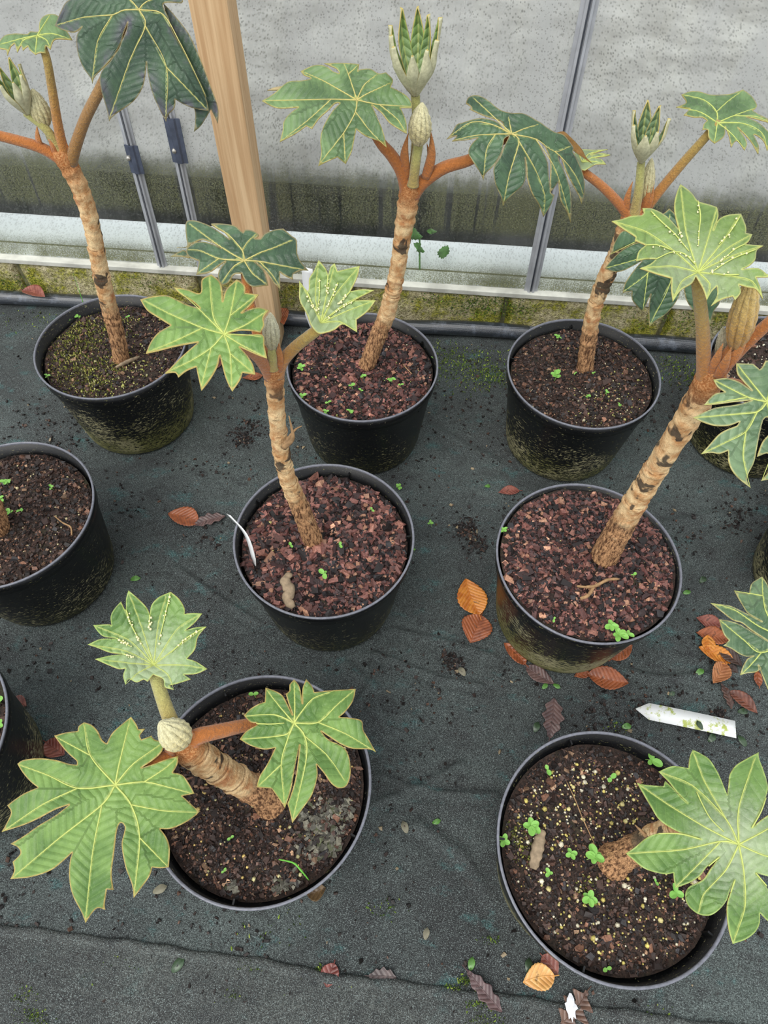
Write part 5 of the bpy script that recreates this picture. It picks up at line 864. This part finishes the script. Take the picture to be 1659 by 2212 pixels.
# seedlings
def mk_seed():
    v = [(0, 0, .0)]; n = 12
    for i in range(n): a = 6.283*i/n; r_ = .5*(1-.22*math.exp(-((a-3.14159)/.5)**2)) if False else .5; v.append((.5+r_*math.cos(a), r_*.9*math.sin(a), .12*math.sin(a)**2+.05))
    me = bpy.data.meshes.new('leaf'); me.from_pydata([(.5, 0, 0)]+v[1:], [], [(0, 1+i, 1+(i+1) % n) for i in range(n)]); me.materials.append(M['seed']); return me
SEEDLEAF = mk_seed()
def seedling(P, size, n, lab):
    r = random.Random(int(P[0]*1e4+P[1]*3e4)); h = size*.7; top = np.array([r.gauss(0, .15)*size, r.gauss(0, .15)*size, h])
    o = tube('seedling', spline([np.array([0, 0, -.002]), top*.5+np.array([.0006, 0, 0]), top], 6), .00055, M['seed_stem'], None, 6); o.location = P; tag(o, lab, 'seedling', 'weed seedlings')
    a0 = r.uniform(0, 6.28)
    for i in range(n):
        c = bpy.data.objects.new('leaf', SEEDLEAF); COL.objects.link(c); c.parent = o; c.location = top+np.array([0, 0, -.001*i*(i > 1)]); s_ = size*r.uniform(.42, .62)*(1 if i < 2 else .85); c.scale = (s_, s_*.85, s_); c.rotation_euler = (r.gauss(0, .15), -r.uniform(-.1, .35), a0+i*6.283/n+r.gauss(0, .2))
SE = dict(A=[(105, 820, .011, 3, 'tiny seedling at the left rim of the back left pot'), (172, 692, .012, 4, 'seedling in the moss left of the back left trunk'), (275, 690, .008, 2, 'tiny seedling right of the back left trunk'), (150, 700, .010, 3, 'seedling at the mossy back rim of the back left pot')],
          B=[(653, 803, .016, 4, 'four-leaved seedling left of the back middle trunk'), (655, 864, .014, 3, 'seedling at the lower left rim of the back middle pot'), (711, 875, .011, 2, 'small pale seedling third from the left rim, back middle pot'), (757, 893, .013, 4, 'lowest seedling in the back middle pot'), (762, 842, .013, 2, 'seedling just below the back middle trunk'), (780, 850, .010, 2, 'small seedling right beside the one below the trunk'), (785, 818, .012, 3, 'seedling at the foot of the back middle trunk'), (845, 828, .017, 4, 'largest seedling right of the back middle trunk'), (862, 838, .010, 2, 'small seedling touching the largest one'), (708, 898, .012, 3, 'seedling near the front rim of the back middle pot'), (933, 775, .009, 3, 'tiny seedling at the right rim of the back middle pot'), (822, 760, .009, 2, 'tiny seedling behind the back middle trunk')],
          C=[(1197, 824, .020, 6, 'bushy seedling in the back right pot'), (1205, 738, .015, 4, 'seedling near the back of the back right pot'), (1240, 810, .007, 2, 'tiny seedling beside the back right trunk'), (1280, 810, .008, 2, 'tiny seedling right of the back right trunk'), (1308, 856, .010, 3, 'small seedling in front of the back right trunk'), (1340, 880, .010, 3, 'small seedling at the right front of the back right pot'), (1268, 862, .011, 4, 'faint seedling at the front of the back right pot')],
          D=[(700, 1243, .017, 3, 'seedling in the middle of the red bark chips'), (631, 1185, .012, 2, 'seedling left of the middle trunk'), (812, 1105, .012, 2, 'seedling right of the middle trunk'), (740, 1180, .010, 3, 'tiny seedling beside the middle trunk foot')],
          E=[(1318, 1362, .020, 5, 'seedling near the front rim of the brim-full pot'), (1335, 1386, .023, 5, 'large seedling overhanging the front rim of the brim-full pot'), (1088, 1150, .013, 4, 'seedling at the left rim of the brim-full pot'), (1193, 1340, .009, 2, 'tiny seedling at the left front of the brim-full pot'), (1368, 1250, .009, 2, 'tiny seedling right of the dead twig'), (1350, 1378, .014, 3, 'seedling right of the large overhanging one')],
          F=[(553, 1508, .012, 2, 'seedling at the back of the front left pot'), (500, 1810, .009, 2, 'tiny seedling in the front left pot'), (486, 1884, .007, 2, 'tiniest seedling near the front of the front left pot')],
          G=[(1392, 1640, .022, 3, 'tall seedling at the back of the front right pot'), (1316, 1680, .014, 2, 'seedling at the back middle of the front right pot'), (1181, 1662, .013, 2, 'seedling at the back left of the front right pot'), (1135, 1785, .022, 5, 'clustered seedling by the left rim of the front right pot'), (1090, 1817, .016, 4, 'seedling touching the left rim of the front right pot'), (1228, 1843, .015, 4, 'seedling left of the front right trunk'), (1265, 1858, .022, 5, 'star-like seedling beside the front right trunk'), (1262, 1945, .018, 5, 'spreading seedling in front of the front right trunk'), (1443, 1930, .020, 3, 'seedling under the wide downy leaf'), (1182, 1888, .011, 3, 'tiny seedling left of the star-like one'), (1306, 2090, .009, 2, 'tiny seedling near the front of the front right pot'), (1415, 1907, .008, 2, 'tiny seedling between the trunk and the wide leaf')],
          H=[(18, 1048, .015, 5, 'seedling at the back of the left-edge pot'), (10, 1085, .020, 6, 'bushy seedling beside the left-edge trunk'), (33, 1112, .012, 3, 'seedling right of the left-edge trunk'), (52, 1111, .012, 3, 'second seedling right of the left-edge trunk'), (115, 1058, .010, 3, 'faint seedling in the middle of the left-edge pot')],
          I=[(6, 1520, .018, 4, 'seedling in the lower left-edge pot, upper one'), (2, 1572, .018, 4, 'seedling in the lower left-edge pot, lower one')])
for k, L in SE.items():
    for px, py, s_, n, lab in L: seedling(soil_pt(k, px, py), s_*1.15, n, lab)
for px, py, s_, n, lab in [(862, 1052, .016, 5, 'weed seedling on the ground right of the middle pot'), (932, 1137, .014, 3, 'round-leaved seedling on the bare ground between the pots'), (895, 1190, .009, 3, 'tiny ground seedling by the right side of the middle pot'), (203, 1432+120, .0, 2, '')]:
    if s_: seedling(gpt(px, py), s_, n, lab)
# twigs and debris lying in pots
def stick(k, pl, r, mat, lab, cat, name, lift=.005):
    P = [soil_pt(k, *p[:2])+np.array([0, 0, lift+(p[2] if len(p) > 2 else 0)]) for p in pl]; n = 24; o = tube(name, spline(P, n), [r*(.6+.5*math.sin(3.14*i/n)+.10*math.sin(i*1.3)) for i in range(n)], mat, None, 9, flat=.6); shift(o); tag(o, lab, cat); return o
o = stick('E', [(1243, 1272, .004), (1262, 1276, .008), (1282, 1272, .005), (1310, 1258, .004), (1335, 1254)], .0040, M['twig'], 'pale forked dead twig on the bark chips of the right pot', 'twig', 'dead_twig')
c = tube('fork', spline([soil_pt('E', 1280, 1272)+np.array([0, 0, .008]), soil_pt('E', 1268, 1290)+np.array([0, 0, .006]), soil_pt('E', 1252, 1296)+np.array([0, 0, .004])], 10), [.003]*10, M['twig'], None, 8); adopt(c, o)
stick('D', [(628, 1246, .006), (618, 1262, .008), (628, 1285, .008), (622, 1300, .004), (634, 1316)], .0085, M['grey_twig'], 'grey curled dead leaf stalk on the red bark chips', 'twig', 'dead_stalk')
stick('A', [(252, 798), (275, 790, .004), (302, 775)], .0048, M['grey_twig'], 'grey curl of bark beside the back left trunk', 'bark', 'bark_curl')
stick('H', [(120, 1118), (140, 1135, .003), (155, 1142), (158, 1160)], .0022, M['twig'], 'thin bent twig in the left-edge pot', 'twig', 'dead_twig')
stick('G', [(1170, 1795), (1160, 1830, .003), (1150, 1878)], .0075, M['grey_twig'], 'flat pale piece of bark in the front right pot', 'bark', 'bark_piece')
stick('G', [(1222, 1690), (1240, 1730, .002), (1255, 1770, .004), (1282, 1824)], .0011, M['twig'], 'thin pale straw in the front right pot', 'straw', 'straw')
stick('B', [(870, 790), (875, 800, .004), (890, 812)], .0016, M['twig'], 'wisp of dry stalk in the back middle pot', 'twig', 'dead_twig')
stick('F', [(604, 1858, .002), (635, 1866, .006), (650, 1880, .005), (668, 1902, .002)], .0019, M['grass'], 'bright grass seedling bent over in the front left pot', 'grass', 'grass_blade')
P0 = soil_pt('A', 180, 655); o = tube('grass_blade', spline([P0, at_q(170, 625, float(P0@HF)), at_q(158, 590, float(P0@HF))], 12), [.0012*(1-i/13) for i in range(12)], M['grass'], None, 6, flat=.4); shift(o); tag(o, 'single thin grass blade in the back left pot', 'grass')
# grey liverwort crust on F
lv = []; lc = []
for (cx, cy, sx, sy, n) in [(690, 1785, 44, 46, 150), (735, 1755, 36, 24, 50), (705, 1840, 36, 22, 45), (620, 1920, 24, 30, 50), (500, 1912, 14, 16, 16)]:
    for _ in range(n):
        px, py = random.gauss(cx, sx*.5), random.gauss(cy, sy*.5); P = soil_pt('F', px, py)
        if math.hypot(P[0]-POTS['F'][0], P[1]-POTS['F'][1]) < .132: lv.append(P+np.array([0, 0, .002]))
o = scatter('liverwort', np.array(lv), rng.uniform(.003, .009, len(lv)), M['bits'], palette(len(lv), [(112, 110, 98), (84, 82, 72), (134, 130, 114), (76, 80, 56)], [4, 4, 2, 2]), 'chip', .3, .3); tag(o, 'grey crusty liverwort patches on the front left compost', 'liverwort', None, 'stuff')
# loose soil crumbs, grit and moss on the membrane and the wall
n = 15000; q = np.c_[rng.uniform(-1.05, 1.0, n), rng.uniform(-.08, 1.3, n)]; keep = (vnoise(q[:, 0], q[:, 1], 40, 7)+.9*vnoise(q[:, 0], q[:, 1], 41, 22) > rng.uniform(-.55, 1.3, n)) & np.all([np.hypot(q[:, 0]-x, q[:, 1]-y) > .12 for x, y, s in POTS.values()], 0)
q = q[keep]
for cx, cy, sp, m_ in [(1005, 1140, 14, 220), (1030, 1172, 16, 130), (540, 930, 22, 160), (525, 950, 10, 90), (1120, 1090, 18, 60), (975, 1425, 12, 90), (985, 1445, 10, 60), (110, 955, 25, 60), (1590, 1110, 30, 120), (1480, 1160, 30, 60), (1300, 1555, 40, 90), (640, 975, 14, 40), (455, 1160, 25, 60), (290, 1600, 60, 60), (1555, 1540, 10, 70), (1395, 1525, 40, 60)]:
    c_ = np.array([at_z(random.gauss(cx, sp), random.gauss(cy, sp*.8), 0)[:2] for _ in range(m_)]); q = np.vstack([q, c_[np.all([np.hypot(c_[:, 0]-x, c_[:, 1]-y) > .12 for x, y, s in POTS.values()], 0)]])
n = len(q); o = scatter('soil_crumbs', np.c_[q, ground_h(q)+.0006], np.minimum(.0028*np.exp(rng.normal(0, .55, n)), .0062), M['bits'], palette(n, [(34, 27, 25), (52, 40, 36), (24, 22, 22), (90, 66, 54), (168, 150, 120)], [5, 4, 4, 1.2, .35]), 'chip', .4); tag(o, 'loose crumbs of soil scattered over the membrane', 'soil', None, 'stuff')
cl = [(965, 775, 40, 500), (1030, 800, 45, 620), (1060, 815, 22, 260), (1450, 790, 30, 260), (1490, 820, 24, 160), (40, 690, 30, 60), (120, 672, 30, 120), (70, 2200, 22, 240), (60, 2150, 20, 80), (240, 2085, 30, 50), (545, 2085, 14, 60), (1000, 2120, 9, 60), (975, 2135, 9, 50), (1030, 2165, 14, 90), (1045, 2205, 18, 120), (690, 2095, 8, 40), (720, 2130, 40, 30), (830, 1960, 24, 40), (1060, 2030, 10, 30), (1330, 1570, 14, 20), (505, 1460+690, 14, 30), (1080, 690+10, 30, 200), (1430, 2195, 20, 20), (560, 1995, 60, 30)]
mp = []
for cx, cy, sp, n in cl:
    for _ in range(n):
        P = at_z(random.gauss(cx, sp), random.gauss(cy, sp*.55), 0)
        if P[1] < 1.30 and all(math.hypot(P[0]-x, P[1]-y) > .121 for x, y, s in POTS.values()): mp.append(P)
mp = np.array(mp); mp[:, 2] = ground_h(mp[:, :2]); n = len(mp); o = scatter('ground_moss', mp, rng.uniform(.0025, .0065, n), M['moss'], palette(n, [(92, 122, 40), (132, 158, 56), (66, 92, 34), (160, 176, 80)], [4, 4, 3, 1.5], .2), 'blade', .6); tag(o, 'tufts of green moss growing on the membrane', 'moss', None, 'stuff')
mp = []
for cx, cy, sp, n in [(1035, 660, 32, 700), (1110, 668, 22, 420), (985, 655, 30, 260), (930, 648, 20, 120), (15, 612, 22, 260), (70, 625, 30, 200), (330, 612, 30, 160), (620, 640, 26, 320), (1490, 690, 40, 360), (1600, 700, 30, 200), (1560, 705, 30, 200), (760, 655, 30, 80), (1400, 690, 40, 260), (390, 590, 30, 120), (250, 600, 60, 160)]:
    for _ in range(n):
        P = at_y(random.gauss(cx, sp), random.gauss(cy, sp*.5), YF-.001)
        if .004 < P[2] < ZL-.014: mp.append(P)
mp = np.array(mp); n = len(mp); o = scatter('wall_moss', mp, rng.uniform(.002, .006, n), M['moss'], palette(n, [(72, 108, 30), (112, 140, 40), (50, 78, 26), (150, 150, 60)], [4, 4, 3, 2], .2), 'blade', 1.2); tag(o, 'cushions of green moss on the block wall', 'moss', None, 'stuff')
